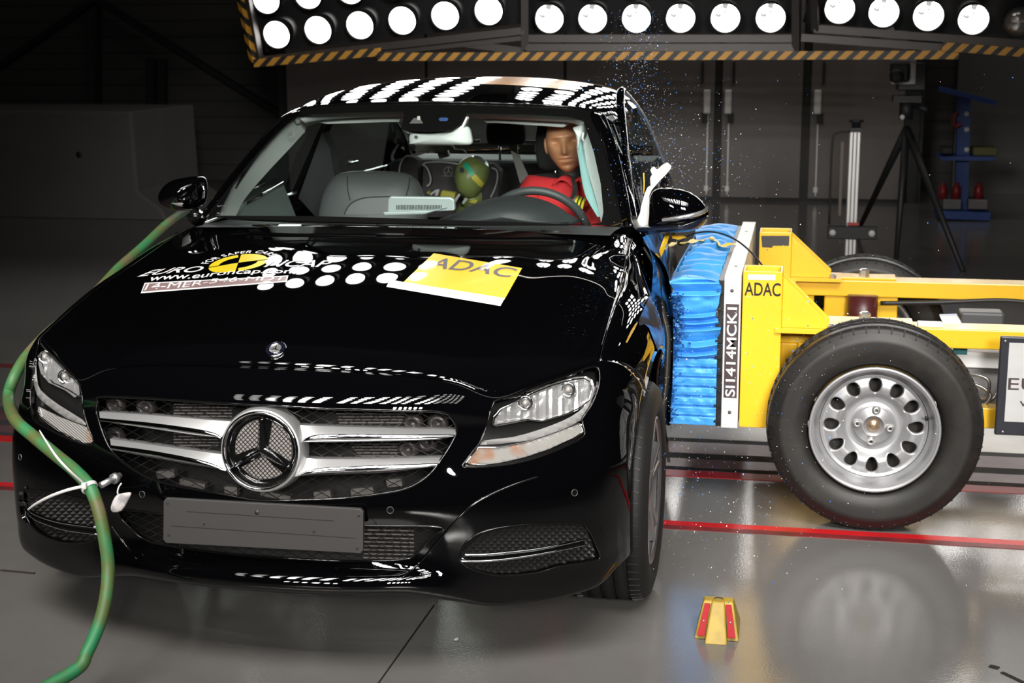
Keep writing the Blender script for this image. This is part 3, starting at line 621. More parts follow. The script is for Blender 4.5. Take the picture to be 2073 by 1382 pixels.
# number plate carrier
PP = [(331, 1014), (336, 1008), (729, 1030), (735, 1037), (735, 1113), (730, 1120), (336, 1099), (330, 1092)]
M_plate = mat('plate_carrier_grey', (.040, .038, .037), .5, bump=(300, .12, .001))
YP = -.838
pl = MB(); pl.prism([at(u, v, Y=YP) for u, v in PP], (0, .012, 0)); PL = pl.build('number_plate_carrier', M_plate, CAR, bevel=.0015)
M_riv = mat('rivet_grey', (.05, .05, .05), .35, .5)
for u, v in ((339, 1018), (726, 1043), (341, 1082), (723, 1109), (412, 1060), (635, 1076)): MB().lathe([(.0035, 0), (.0035, .0015), (.0015, .0015), (.0015, .0)], at(u, v, Y=YP), (0, -1, 0), 14).build('rivet', M_riv, PL)
b = MB(); b.lathe([(.006, 0), (.006, .0006), (.0001, .0006)], at(520, 1037, Y=YP), (0, -1, 0), 14)
b.build('plate_stud', M_riv, PL)
b = MB()
for a, c in (((378, 1035), (676, 1054)), ((345, 1064), (720, 1089))): b.bar(at(*a, Y=YP-.0004), at(*c, Y=YP-.0004), .0009, .0009)
b.build('plate_groove', M_dark, PL)
b = MB(); b.box(at(520, 1075, Y=-.80), (.36, .05, .05)); b.build('plate_bracket', M_blackplastic, CAR)
# ------------------------------------------------------------------ headlamps
M_lens = glassmat('lamp_lens', (.97, .97, .97), 1.5); M_bezel = mat('lamp_bezel', (.012, .012, .012), .25); M_drl = mat('light_guide_grey', (.22, .215, .21), .35, noise=None)
M_facet = mat('faceted_reflector', (.9, .9, .9), .16, .78)
def indicator_mat():
    m = mat('indicator_lens_ribbed', (.55, .53, .5), .18, .35); N, Lk = nodes(m); b = N['Principled BSDF']
    t = N.new('ShaderNodeTexCoord'); w = N.new('ShaderNodeTexWave'); w.inputs['Scale'].default_value = 75; w.inputs['Distortion'].default_value = .5; w.bands_direction = 'DIAGONAL'
    n = N.new('ShaderNodeTexNoise'); n.inputs['Scale'].default_value = 13; r = N.new('ShaderNodeValToRGB')
    r.color_ramp.elements[0].position = .52; r.color_ramp.elements[1].position = .7; r.color_ramp.elements[0].color = (.45, .435, .41, 1); r.color_ramp.elements[1].color = (.45, .19, .075, 1)
    u = N.new('ShaderNodeBump'); u.inputs['Strength'].default_value = .8; u.inputs['Distance'].default_value = .002
    for q in (w, n): Lk.new(t.outputs['Object'], q.inputs[0])
    Lk.new(n.outputs['Fac'], r.inputs[0]); Lk.new(r.outputs[0], b.inputs['Base Color']); Lk.new(w.outputs['Fac'], u.inputs['Height']); Lk.new(u.outputs[0], b.inputs['Normal']); return m
M_ind = indicator_mat()
def headlamp(P, refl, drl, ind, bulbs, side):
    H = put('headlamp', bpy.data.meshes.new('headlamp'), None, CAR)
    patch('lamp_housing', P, -.05, M_bezel, H, step=10, along=True)
    # wall between the opening and the housing
    b = MB(); Q = P+[P[0]]; b.sheet([[hitr(u, v, 0) for u, v in Q], [hitr(u, v, -.05) for u, v in Q]]); b.build('bezel', M_bezel, H)
    r_ = random.Random(3); us = [p[0] for p in refl]; vs = [p[1] for p in refl]; cu, cv = sum(us)/len(us), sum(vs)/len(vs)
    def wob(u, v):
        e = min(abs(u-a)+abs(v-c) for a, c in bulbs); return -.012*max(0, 1-e/34.)+.010*abs(((u-us[0])/17.) % 1-.5)
    R = patch('reflector', refl, -.030, M_facet, H, step=6.5, wob=wob, along=True, smooth=False)
    bead('reflector_rim', refl, .0022, M_chrome, H, True, off=-.014, sub=0)
    for a, c in bulbs:
        p = hitr(a, c, -.026); b = MB(); b.lathe([(.0175, -.012), (.019, .006), (.016, .007), (.0135, -.004)], p, V(0, -1, .1), 24, cap=False); b.build('bulb_collar', M_chrome, R)
        b = MB(); b.ball(p, (.0095, .012, .0095), 14); b.build('bulb', mat('bulb_glass', (.5, .48, .46), .08, .5), R)
    patch('light_guide', smooth2(drl, 2), -.016, M_drl, H, step=9, along=True, thick=.004)
    patch('indicator', smooth2(ind, 2), -.010, M_ind, H, step=6, along=True, thick=.006)
    bead('indicator_rim', ind, .0016, M_chrome, H, True, off=-.006, sub=0)
    patch('lens', P, .0012, M_lens, H, step=12, along=True); bead('lens_seal', P, .0022, M_gloss, H, True, sub=2)
headlamp(P_hlR, z5([(555, 870), (560, 820), (620, 740), (740, 670), (880, 590), (1040, 525), (1200, 485), (1290, 478), (1340, 510), (1360, 580), (1340, 660), (1280, 720), (1150, 780), (950, 840), (830, 830), (700, 855), (570, 880)]),
  z5([(470, 992), (700, 965), (900, 910), (1100, 835), (1230, 760), (1340, 655), (1383, 600), (1370, 690), (1250, 830), (1000, 945), (800, 997), (445, 1030)]),
  z5([(330, 1170), (430, 1045), (600, 1047), (830, 1000), (1050, 925), (1230, 857), (1262, 880), (1272, 920), (1200, 970), (1000, 1060), (800, 1125), (600, 1170), (450, 1188)]), [(1064, 815), (1151, 788)], 1)
headlamp(P_hlL, z1([(265, 240), (330, 235), (400, 300), (470, 390), (535, 470), (540, 530), (505, 550), (440, 500), (330, 450), (275, 385), (258, 310)]),
  z1([(240, 292), (252, 420), (276, 500), (400, 600), (560, 700), (575, 740), (450, 690), (330, 610), (250, 533), (224, 400)]),
  z1([(260, 610), (380, 670), (480, 710), (585, 750), (630, 855), (560, 860), (400, 780), (280, 690)]), [(92, 722), (132, 762)], -1)
# ------------------------------------------------------------------ stickers on the hood
M_white = mat('white_vinyl', (.85, .85, .85), .3); M_yel = mat('yellow_vinyl', (.85, .50, .015), .3, coat=.4); M_yel2 = mat('logo_yellow', (.85, .62, .01), .3, coat=.4); M_pink = mat('label_mauve', (.26, .17, .17), .35, coat=.4); M_blk = mat('black_vinyl', (.012, .012, .012), .35)
def drop(x, y, off): 
    h = BODY.ray_cast(V(x, y, 3), V(0, 0, -1)); n = h[1] if h[1].z > 0 else -h[1]; return h[0]+n*off
class Plane2:
    "flat artwork laid on the hood: unit square corners given by pixels (bottom-left, bottom-right, top-right, top-left)"
    def __init__(s, c): s.c = [hit(u, v) for u, v in c]
    def at(s, a, b, off):
        c = s.c; p = c[0]*(1-a)*(1-b)+c[1]*a*(1-b)+c[2]*a*b+c[3]*(1-a)*b; return drop(p.x, p.y, off)
def decal(name, pl, poly, mt, off, parent=None, n=14):
    b = MB(); W_, F_ = pgrid(poly, 1/n); vs = [pl.at(a, c, off) for a, c in W_]; b.add(vs, F_, 0, True); return b.build(name, mt, parent or CAR)
def lettering(name, pl, s, box, mt, off, parent, bold=False, shear=0., arc=None):
    vs, fs_, (xa, xb, ya, yb) = text_mesh(s, 1., shear, bold); bm = bmesh.new(); q = [bm.verts.new(v) for v in vs]
    for f in fs_:
        try: bm.faces.new([q[i] for i in f])
        except ValueError: pass
    out = []
    for v in bm.verts:
        a = (v.co.x-xa)/(xb-xa); c = (v.co.y-ya)/(yb-ya)
        if arc: t = math.radians(arc[3]-(arc[3]-arc[4])*a); r = arc[2]+box*(c); s_, t_ = arc[0]+r*math.cos(t)*arc[5], arc[1]+r*math.sin(t)
        else: s_, t_ = box[0]+(box[2]-box[0])*a, box[1]+(box[3]-box[1])*c
        out.append(pl.at(s_, t_, off))
    bm.verts.index_update(); b = MB(); b.add(out, [[v.index for v in f.verts] for f in bm.faces], 0, True); bm.free(); return b.build(name, mt, parent)
# ------------------------------------------------------------------ hood stickers (placed now that the hood exists)
PLN = Plane2([(283, 594), (600, 562), (690, 508), (330, 520)])
P_logo = Plane2([(272, 562), (676, 538), (690, 500), (392, 526)])
cxl, cyl_ = hit(487, 533), None
def pix_decal(name, P, mt, off, parent=None, step=10): return patch(name, P, off, mt, parent or CAR, step=step)
def pix_text(name, s, quad, mt, off, parent=None, bold=False, shear=0.):
    pl = Plane2(quad); return lettering(name, pl, s, (0, 0, 1, 1), mt, off, parent or CAR, bold, shear)
ST = put('safety_logo_sticker', bpy.data.meshes.new('safety_logo_sticker'), None, CAR)
pix_text('lettering', 'EURO', [(277, 561), (402, 551), (419, 539), (311, 547)], M_white, .0012, ST, True)
pix_text('lettering', 'NCAP', [(533, 541), (660, 541), (676, 528), (556, 527)], M_white, .0012, ST, True)
pix_text('lettering', 'www.euroncap.com', [(296, 574), (598, 557), (603, 548), (306, 562)], M_white, .0012, ST, True)
# yellow crash target: ellipse in the photograph, disc on the hood
pc = [hit(421, 542), hit(541, 526), hit(481, 549.5), hit(487, 516)]
c0 = (pc[0]+pc[1]+pc[2]+pc[3])/4
RD = .072
def disc_decal(name, fn, mt, off):
    b = MB(); vs, fs2 = fn(); b.add([drop(c0.x+x, c0.y+y, off) for x, y in vs], fs2, 0, True); return b.build(name, mt, ST)
ea = (pc[1]-pc[0])/2; eb = (pc[3]-pc[2])/2
def sector(r0, r1, a0, a1, n=16, k=6):
    vs = []; 
    for i in range(k+1):
        r = r0+(r1-r0)*i/k
        for j in range(n+1):
            a = math.radians(a0+(a1-a0)*j/n); q = ea*(r*math.cos(a))+eb*(r*math.sin(a)); vs.append((q.x, q.y))
    fs2 = [(i*(n+1)+j, i*(n+1)+j+1, (i+1)*(n+1)+j+1, (i+1)*(n+1)+j) for i in range(k) for j in range(n)]; return vs, fs2
for r0, r1, a0, a1 in ((.03, 1, 3, 87), (.03, 1, 183, 267), (.66, 1, 93, 177), (.66, 1, 273, 357)):
    disc_decal('target_quarter', lambda: sector(r0, r1, a0, a1), M_yel2, .0012)
# the motto on an arc above the target
vs, fs2, (xa, xb, ya, yb) = text_mesh('FOR SAFER CARS', 1., 0, True, spacing=1.1); out = []
b = MB(); bmv = MB()
for x, y, z in vs:
    t = math.radians(158-(158-22)*(x-xa)/(xb-xa)); r = 1.12+.30*(y-ya)/(yb-ya); q = ea*(r*math.cos(t))+eb*(r*math.sin(t)); out.append(drop(c0.x+q.x, c0.y+q.y, .0012))
b.add(out, fs2, 0, True); b.build('lettering', M_white, ST)
LB = put('test_label', bpy.data.meshes.new('test_label'), None, CAR)
pix_decal('label_border', [(285, 594), (580, 571), (584, 558), (293, 573)], M_white, .0010, LB)
pix_decal('label_field', [(288, 591), (578, 569), (581, 560), (295, 575)], M_pink, .0016, LB)
pix_text('lettering', '14-MER-546-MD1', [(292, 589), (566, 568.5), (572, 561), (299, 576)], M_white, .0022, LB, False)
AD = put('club_sticker', bpy.data.meshes.new('club_sticker'), None, CAR)
pix_decal('yellow_field', [(815, 573), (1021, 607), (1057, 543), (878, 513)], M_yel, .0010, AD)
pix_decal('white_strip', [(782, 581), (1013, 620), (1022, 604), (790, 567)], M_white, .0013, AD)
M_logogrey = mat('letter_blue_grey', (.11, .105, .13), .35, coat=.4)
pix_text('lettering', 'ADAC', [(861, 543), (1030, 563), (1050, 545), (884, 522)], M_logogrey, .0018, AD, True)
# ------------------------------------------------------------------ windscreen, roof, pillars
WS = [
 [(-.725, .645, .985), (-.68, .60, .994), (-.5, .49, 1.004), (-.28, .43, 1.009), (0, .405, 1.011), (.28, .43, 1.009), (.5, .49, 1.004), (.68, .60, .994), (.725, .645, .985)],
 [(-.672, .80, 1.100), (-.62, .77, 1.112), (-.46, .68, 1.127), (-.25, .635, 1.135), (0, .62, 1.137), (.25, .635, 1.135), (.46, .68, 1.127), (.62, .77, 1.112), (.672, .80, 1.10)],
 [(-.612, .985, 1.225), (-.565, .955, 1.238), (-.42, .89, 1.25), (-.22, .86, 1.257), (0, .85, 1.259), (.22, .86, 1.257), (.42, .89, 1.25), (.565, .955, 1.238), (.612, .985, 1.225)],
 [(-.552, 1.165, 1.332), (-.51, 1.145, 1.342), (-.37, 1.11, 1.354), (-.2, 1.095, 1.361), (0, 1.09, 1.364), (.2, 1.095, 1.361), (.37, 1.11, 1.354), (.51, 1.145, 1.342), (.552, 1.165, 1.332)]]
WG, _, _ = net(WS, 14, 8)
WV = [tuple(p) for r in WG for p in r]; wr, wc = WG.shape[:2]
WF = [(i*wc+j, i*wc+j+1, (i+1)*wc+j+1, (i+1)*wc+j) for i in range(wr-1) for j in range(wc-1)]
WIND = BVHTree.FromPolygons([Vector(p) for p in WV], WF)
M_glass = glassmat('clear_glass', (.90, .95, .93), 1.45); M_tint = glassmat('side_glass', (.55, .62, .6), 1.5); M_frit = mat('frit_black', (.006, .006, .006), .3, coat=1., spec=0.)
b = MB(); b.add(WV, WF, 0, True); GL = b.build('windscreen', M_glass, CAR)
P_clear = [(444, 437), (450, 420), (475, 370), (511, 312), (557, 264), (588, 241), (606, 234), (700, 229), (815, 226), (818, 231), (812, 262), (820, 266), (870, 268), (915, 264), (932, 252), (944, 230), (1060, 232), (1160, 238), (1181, 246), (1202, 310), (1216, 374), (1221, 429), (1217, 451), (1190, 455), (1000, 449), (830, 443), (640, 438)]
me = bpy.data.meshes.new('screen_edge_band'); WF2, _, _ = net(WS, 44, 30); W2 = [Vector(p) for r in WF2 for p in r]; r2, c2 = WF2.shape[:2]
bm = bmesh.new(); q = [bm.verts.new(p) for p in W2]
for i in range(r2-1):
    for j in range(c2-1): bm.faces.new((q[i*c2+j], q[i*c2+j+1], q[(i+1)*c2+j+1], q[(i+1)*c2+j]))
outer = {e for e in bm.edges if e.is_boundary}
bmesh.ops.delete(bm, geom=[f for f in bm.faces if inpoly(*px(f.calc_center_median()), P_clear)], context='FACES')
for v in {v for e in bm.edges if e.is_boundary and e not in outer for v in e.verts}: v.co = hit(*near_on(P_clear, *px(v.co)), 0, WIND)
bm.normal_update()
for v in bm.verts: n = v.normal if v.normal.y < 0 else -v.normal; v.co = v.co+n*.0015
for f in bm.faces: f.smooth = True
bm.to_mesh(me); bm.free(); put('screen_edge_band', me, M_frit, GL)
# camera window and sensor eye in the band
patch('camera_window', [(829, 252), (857, 252), (850, 240), (838, 241)], .004, mat('camera_window_grey', (.11, .12, .11), .3), GL, step=8, bvh=WIND)
patch('camera_eye', [(845, 246), (851, 246), (851, 238), (845, 238)], .006, mat('camera_eye_pale', (.5, .5, .48), .3), GL, step=8, bvh=WIND)
patch('sensor_eye', [(888, 243), (892, 240), (905, 240), (908, 243), (905, 247), (891, 247)], .004, mat('sensor_blue', (.04, .09, .22), .2), GL, step=8, bvh=WIND)
RF = [[(0, 1.09, 1.367), (.2, 1.095, 1.364), (.37, 1.11, 1.357), (.51, 1.145, 1.345), (.556, 1.17, 1.334), (.585, 1.19, 1.318), (.612, 1.20, 1.295)],
 [(0, 1.20, 1.391), (.2, 1.20, 1.388), (.37, 1.215, 1.379), (.51, 1.24, 1.364), (.56, 1.26, 1.350), (.595, 1.27, 1.332), (.625, 1.28, 1.305)],
 [(0, 1.36, 1.415), (.2, 1.36, 1.411), (.37, 1.37, 1.40), (.505, 1.38, 1.382), (.56, 1.39, 1.366), (.60, 1.39, 1.345), (.632, 1.4, 1.315)],
 [(0, 1.65, 1.436), (.2, 1.65, 1.432), (.37, 1.65, 1.419), (.50, 1.65, 1.398), (.557, 1.65, 1.379), (.60, 1.65, 1.355), (.635, 1.65, 1.32)],
 [(0, 2.0, 1.436), (.2, 2.0, 1.432), (.36, 2.0, 1.418), (.49, 2.0, 1.396), (.548, 2.0, 1.375), (.592, 2.0, 1.35), (.63, 2.0, 1.315)],
 [(0, 2.4, 1.41), (.2, 2.4, 1.405), (.35, 2.4, 1.392), (.47, 2.4, 1.37), (.525, 2.4, 1.35), (.57, 2.4, 1.327), (.61, 2.4, 1.29)],
 [(0, 2.72, 1.365), (.2, 2.71, 1.36), (.34, 2.69, 1.348), (.45, 2.67, 1.328), (.505, 2.66, 1.31), (.55, 2.65, 1.287), (.595, 2.64, 1.25)]]
RFm = [[(-p[0], p[1], p[2]) for p in reversed(r[1:])]+r for r in RF]; RG, _, _ = net(RFm, 9, 7)
b = MB(); b.sheet([[Vector(p) for p in r] for r in RG]); b.sheet([[Vector(p)-V(0, -.004, .012) for p in r] for r in RG[:2]]); ROOF = b.build('roof', M_paint, CAR)
RV = [Vector(p) for r in RG for p in r]; rr_, rc_ = RG.shape[:2]
ROOFB = BVHTree.FromPolygons(RV, [(i*rc_+j, i*rc_+j+1, (i+1)*rc_+j+1, (i+1)*rc_+j) for i in range(rr_-1) for j in range(rc_-1)])
b = MB(); b.tube([Vector(p)+V(0, -.004, .001) for p in RG[0][8:-8]], .0035, 6); b.build('screen_top_seal', M_gloss, CAR)
RS_ = put('roof_sticker', bpy.data.meshes.new('roof_sticker'), None, CAR)
def rdrop(x, y, off): h = ROOFB.ray_cast(V(x, y, 3), V(0, 0, -1)); return h[0]+V(0, 0, off)
b = MB(); b.sheet([[rdrop(.02+.36*i/10, 1.42+.4*j/8, .0015) for i in range(11)] for j in range(9)]); b.build('orange_field', mat('orange_vinyl', (.80, .34, .03), .3, coat=.4), RS_)
b = MB(); b.sheet([[rdrop(.38+.06*i/4, 1.42+.4*j/8, .0015) for i in range(5)] for j in range(9)]); b.build('white_strip', M_white, RS_)
def both(fn):
    for s in (-1, 1): fn(s)
def pillar(s):
    mi = lambda L: [(s*p[0], p[1], p[2]) for p in L]
    inn = [(.722, .645, .988), (.672, .80, 1.103), (.612, .985, 1.228), (.552, 1.165, 1.335), (.556, 1.17, 1.335)]
    m1 = [(.748, .66, .982), (.705, .815, 1.098), (.648, 1.0, 1.222), (.582, 1.18, 1.322), (.585, 1.19, 1.319)]
    m2 = [(.775, .68, .962), (.728, .835, 1.085), (.668, 1.02, 1.208), (.606, 1.20, 1.300), (.612, 1.20, 1.296)]
    ou = [(.79, .72, .935), (.738, .87, 1.065), (.675, 1.05, 1.19), (.612, 1.23, 1.285), (.616, 1.22, 1.288)]
    g, _, _ = net([mi(q) for q in (inn, m1, m2, ou)], 5, 10)
    MB().sheet([[Vector(p) for p in r] for r in g]).build('windscreen_pillar', M_paint, CAR)
    MB().tube(mi(inn[:4]), .004, 6, sub=6).build('pillar_seal', M_gloss, CAR)
    MB().tube(mi(m1[:4]), .009, 10, sub=8).build('pillar_edge', M_paint, CAR)
    MB().tube(mi(ou[:4]), .006, 8, sub=8).build('pillar_edge', M_paint, CAR)
both(pillar)
# cowl under the screen
b = MB(); g = GR[IR[17]:, :]; lo = WG[0]
b.sheet([[Vector(p)+V(0, .06, -.012) for p in GR[-1][30:-30]], [V(p[0]*.9, .72, .955) for p in GR[-1][30:-30]]]); b.build('cowl_panel', M_blackplastic, CAR)
b = MB()
for a, c in (((-.05, .425, 1.004), (.56, .545, 1.004)), ((-.60, .55, 1.0), (-.02, .43, 1.003))): b.tube([a, ((a[0]+c[0])/2, (a[1]+c[1])/2-.025, a[2]+.004), c], .006, 6, sub=5)
b.build('wiper_blade', M_seal, CAR)
# body sides, boot and rear end, both sides (the struck side pushed in)
def side(s):
    def dent(x, y, z): return x-(.21*sst(1.0, 2.5, y) if s > 0 else 0)-(.055*sst(.6, .85, y)*(1-sst(2.1, 2.5, y))*sst(.15, .5, z)*(1-.5*sst(.8, 1.0, z)) if s > 0 else 0)
    ys = [.56, .8, 1.2, 1.6, 2.0, 2.4, 2.84, 3.3, 3.7, 3.82]; xw = [.0, .004, .006, .006, .004, 0, -.004, -.02, -.07, -.14]
    prof = [(.855, .19), (.885, .26), (.898, .42), (.902, .60), (.895, .75), (.862, .885), (.80, .945)]
    rows = [[(s*dent(x+w, y, z), y, z+(.02*sst(1, 3, y) if z > .8 else 0)) for x, z in prof] for y, w in zip(ys, xw)]
    g, _, _ = net(rows, 6, 6); MB().sheet([[Vector(p) for p in r] for r in g]).build('body_side', M_paint, CAR)
    # upper frame: door window frame and glass
    if s < 0:
        top = [(.745, .78, .985), (.69, .95, 1.14), (.635, 1.17, 1.285), (.622, 1.5, 1.322), (.617, 2.0, 1.318), (.60, 2.4, 1.29), (.60, 2.75, 1.16), (.62, 3.0, .99)]
        top = [(s*x, y, z) for x, y, z in top]; belt = [(s*x, y, z) for x, y, z in [(.80, .75, .945), (.80, .95, .95), (.80, 1.17, .952), (.80, 1.5, .955), (.795, 2.0, .962), (.785, 2.4, .967), (.765, 2.75, .97), (.74, 3.0, .975)]]
        T, B = cr([Vector(p) for p in top], 5), cr([Vector(p) for p in belt], 5)
        MB().sheet([B, [(p+q)/2+V(s*.012, 0, .0) for p, q in zip(T, B)], T]).build('side_glass', M_tint, CAR)
        MB().tube(T, .016, 8).build('window_frame', M_gloss, CAR); MB().tube(B, .008, 6).build('belt_strip', M_chrome, CAR)
        b = MB(); b.bar(B[18], T[18], .09, .02, up=(s, 0, 0)); b.build('door_pillar', M_gloss, CAR)
    bm_ = MB(); k_ = .20 if s > 0 else 0; bm_.sheet([[V(s*.61-k_*.5, 2.62, 1.27), V(s*.66-k_, 2.72, 1.15), V(s*.74-k_, 2.9, .98)], [V(s*.56-k_*.5, 2.66, 1.31), V(s*.60-k_, 2.95, 1.17), V(s*.66-k_, 3.3, 1.02)]]); bm_.build('rear_pillar', M_paint, CAR)
both(side)
b = MB(); b.sheet([[V(x, 2.70-abs(x)*.1, 1.36-abs(x)*.09) for x in np.linspace(-.54, .38, 9)], [V(x*1.12, 2.98, 1.20) for x in np.linspace(-.54, .38, 9)], [V(x*1.22, 3.25, 1.055) for x in np.linspace(-.54, .38, 9)]]); b.build('rear_window', M_tint, CAR)
b = MB(); b.sheet([[V(x, 3.24, 1.05-abs(x)*.04) for x in np.linspace(-.76, .55, 9)], [V(x, 3.55, 1.07-abs(x)*.05) for x in np.linspace(-.74, .53, 9)], [V(x, 3.80, 1.05-abs(x)*.06) for x in np.linspace(-.70, .50, 9)], [V(x, 3.86, .75) for x in np.linspace(-.72, .52, 9)], [V(x, 3.87, .45) for x in np.linspace(-.74, .53, 9)], [V(x, 3.80, .25) for x in np.linspace(-.72, .52, 9)]]); b.build('boot', M_paint, CAR)
b = MB(); b.box((0, 2.1, .22), (1.5, 3.3, .04)); b.build('underbody', M_dark, CAR)
# struck driver's door: window frame torn outwards and upright glass
FR = [at(1287, 458, Y=.74), at(1281, 420, Y=.80), at(1274, 360, Y=.90), at(1266, 300, Y=1.02), at(1260, 245, Y=1.14), at(1256, 210, Y=1.22), at(1257, 186, Y=1.27), at(1262, 184, Y=1.31), at(1279, 200, Y=1.42), at(1300, 229, Y=1.58), at(1318, 265, Y=1.74), at(1331, 298, Y=1.86), at(1347, 336, Y=1.98)]
MB().tube(FR[:8], [.010, .011, .012, .014, .016, .016, .012], 8, sub=5).build('window_frame', M_paint, CAR)
MB().tube(FR[6:], [.010, .0055, .0055, .006], 8, sub=5).build('window_frame', M_silver, CAR)
MB().tube([p+V(.004, -.012, 0) for p in FR[:7]], .0062, 6, sub=5).build('frame_trim', M_chrome, CAR)
base = [at(u, v, Y=y) for u, v, y in ((1287, 458, .74), (1292, 452, .86), (1300, 446, 1.0), (1310, 435, 1.2), (1322, 412, 1.5), (1335, 380, 1.75), (1347, 338, 1.98))]
T_ = cr([FR[0], FR[3], FR[6], FR[8], FR[10], FR[11], FR[12]], 4); B_ = cr(base, 4)
MB().sheet([B_, [(p+q)/2 for p, q in zip(B_, T_)], T_]).build('side_glass', M_tint, CAR)
# blue-scraped door skin seen edge on between fender and barrier
def scrape():
    m = mat('scraped_door_paint', (.004, .004, .005), .55, spec=.2); N, Lk = nodes(m); b_ = N['Principled BSDF']
    t = N.new('ShaderNodeTexCoord'); n = N.new('ShaderNodeTexNoise'); n.inputs['Scale'].default_value = 5; n.inputs['Distortion'].default_value = 2.2; n.inputs['Detail'].default_value = 4
    r = N.new('ShaderNodeValToRGB'); e = r.color_ramp.elements; e[0].position = .42; e[1].position = .52; e[0].color = (.006, .008, .014, 1); e[1].color = (.02, .12, .38, 1); k = e.new(.62); k.color = (.04, .22, .55, 1)
    Lk.new(t.outputs['Object'], n.inputs[0]); Lk.new(n.outputs['Fac'], r.inputs[0]); Lk.new(r.outputs[0], b_.inputs['Base Color']); return m
M_scr = scrape()
D = [[at(1301, 480, Y=.56), at(1318, 515, Y=.56), at(1322, 545, Y=.56), at(1318, 600, Y=.50), at(1320, 680, Y=.50), at(1318, 760, Y=.52), at(1316, 840, Y=.54)],
     [at(1318, 472, Y=.66), at(1328, 515, Y=.64), at(1337, 552, Y=.62), at(1344, 600, Y=.62), at(1352, 680, Y=.62), at(1348, 760, Y=.62), at(1338, 840, Y=.62)],
     [at(1340, 466, Y=.86), at(1348, 515, Y=.84), at(1352, 552, Y=.82), at(1362, 600, Y=.80), at(1370, 680, Y=.80), at(1366, 760, Y=.80), at(1356, 845, Y=.80)]]
g, _, _ = net(D, 6, 6); MB().sheet([[Vector(p) for p in r] for r in g]).build('struck_door_skin', M_scr, CAR)
dl = [at(u, v, Y=.60) for u, v in ((1303, 500), (1318, 525), (1332, 550), (1333, 575), (1334, 600), (1341, 630), (1350, 665), (1353, 690), (1352, 720), (1350, 760), (1346, 800), (1340, 850))]
MB().tube(dl, [.004, .009, .012, .012, .012, .010], 8, sub=4).build('door_seal', M_seal, CAR)
MB().tube([p+V(0, -.011, .001) for p in dl[2:]], .0022, 5, sub=4).build('seal_bead', mat('seal_bead_brown', (.12, .09, .06), .5), CAR)

patch('blue_scrape', [(1334, 560), (1322, 585), (1304, 622), (1291, 650), (1293, 660), (1303, 657), (1312, 664), (1322, 690), (1330, 712), (1337, 722), (1341, 690), (1340, 640), (1337, 590)], .003, M_scr, FEND, step=5)
patch('yellow_scrape', [(1290, 653), (1283, 668), (1268, 695), (1265, 694), (1276, 670), (1285, 656)], .003, mat('yellow_scrape_paint', (.32, .18, .01), .5), FEND, step=5)
# ------------------------------------------------------------------ cabin
M_liner = mat('pale_headliner', (.78, .82, .80), .8); M_trim = mat('pale_pillar_trim', (.76, .83, .81), .7, bump=(220, .1, .001)); M_leather = mat('grey_leather', (.075, .080, .081), .5, bump=(160, .15, .002)); M_seatdark = mat('dark_seat_fabric', (.022, .02, .021), .8); M_dash = mat('dash_plastic', (.030, .034, .035), .55); M_dispback = mat('display_back_silver', (.33, .38, .38), .4, .35); M_bag = mat('airbag_fabric_cyan', (.42, .74, .72), .8); M_bagw = mat('airbag_fabric_white', (.75, .78, .77), .8); M_belt = mat('belt_webbing', (.16, .15, .14), .8)
def inflate(poly, d, n=6, back=.0, subd=3, mi=0):
    "closed rounded solid from an outline: bulges by vector d, flat (or slightly bulged) behind"
    P = cr([Vector(p) for p in poly], subd, True); c = sum(P, V(0, 0, 0))/len(P); d = Vector(d); rows = []
    if back:
        for k in range(n): a = math.pi/2*(1-k/n); rows.append([c+(p-c)*max(math.cos(a), 1e-3)-d*back*math.sin(a) for p in P])
    else: rows += [[c+(p-c)*1e-3 for p in P], [c+(p-c)*.98 for p in P]]
    for k in range(n+1): a = math.pi/2*k/n; rows.append([c+(p-c)*max(math.cos(a), 1e-3)+d*math.sin(a) for p in P])
    b = MB(); b.sheet([r+[r[0]] for r in rows], mi); return b
hl = RG.copy(); b = MB(); b.sheet([[V(p[0]*.97, p[1]+.012, p[2]-.022) for p in r] for r in hl[:, 4:-4]]); 
b.sheet([[V(p[0]*.97, p[1]-.012, p[2]-.012) for p in hl[0, 4:-4]], [V(p[0]*.97, p[1]+.004, p[2]-.03) for p in hl[0, 4:-4]], [V(p[0]*.97, p[1]+.05, p[2]-.03) for p in hl[0, 4:-4]]]); b.build('headliner', M_liner, CAR)
for L in ([(640, 247), (662, 243), (780, 238), (812, 238), (808, 247), (780, 247), (662, 251)], [(962, 233), (985, 243), (1005, 243), (1142, 250), (1148, 254), (1140, 258), (1005, 249), (985, 249)]):
    q = [at(u, v, Y=1.24) for u, v in L]; MB().prism([p+V(0, 0, 0) for p in q], (0, .14, .008)).build('sun_visor', M_liner, CAR, bevel=.004)
for T_e, B_e in (([(604, 235), (650, 231), (730, 227), (816, 224)], [(618, 249), (655, 243), (735, 238), (816, 236)]), ([(942, 227), (1010, 229), (1100, 233), (1168, 238), (1184, 246)], [(946, 239), (1010, 241), (1100, 245), (1160, 250), (1178, 262)])):
    t_ = cr([at(u, v, Y=1.135+.02*abs(u-880)/300) for u, v in T_e], 6); o_ = cr([at(u, v, Y=1.165+.02*abs(u-880)/300) for u, v in B_e], 6)
    MB().sheet([[p+V(0, .012, .004) for p in t_], t_, [(p+q)/2+V(0, -.008, 0) for p, q in zip(t_, o_)], o_, [p+V(0, .05, .004) for p in o_]]).build('header_trim', M_liner, CAR)
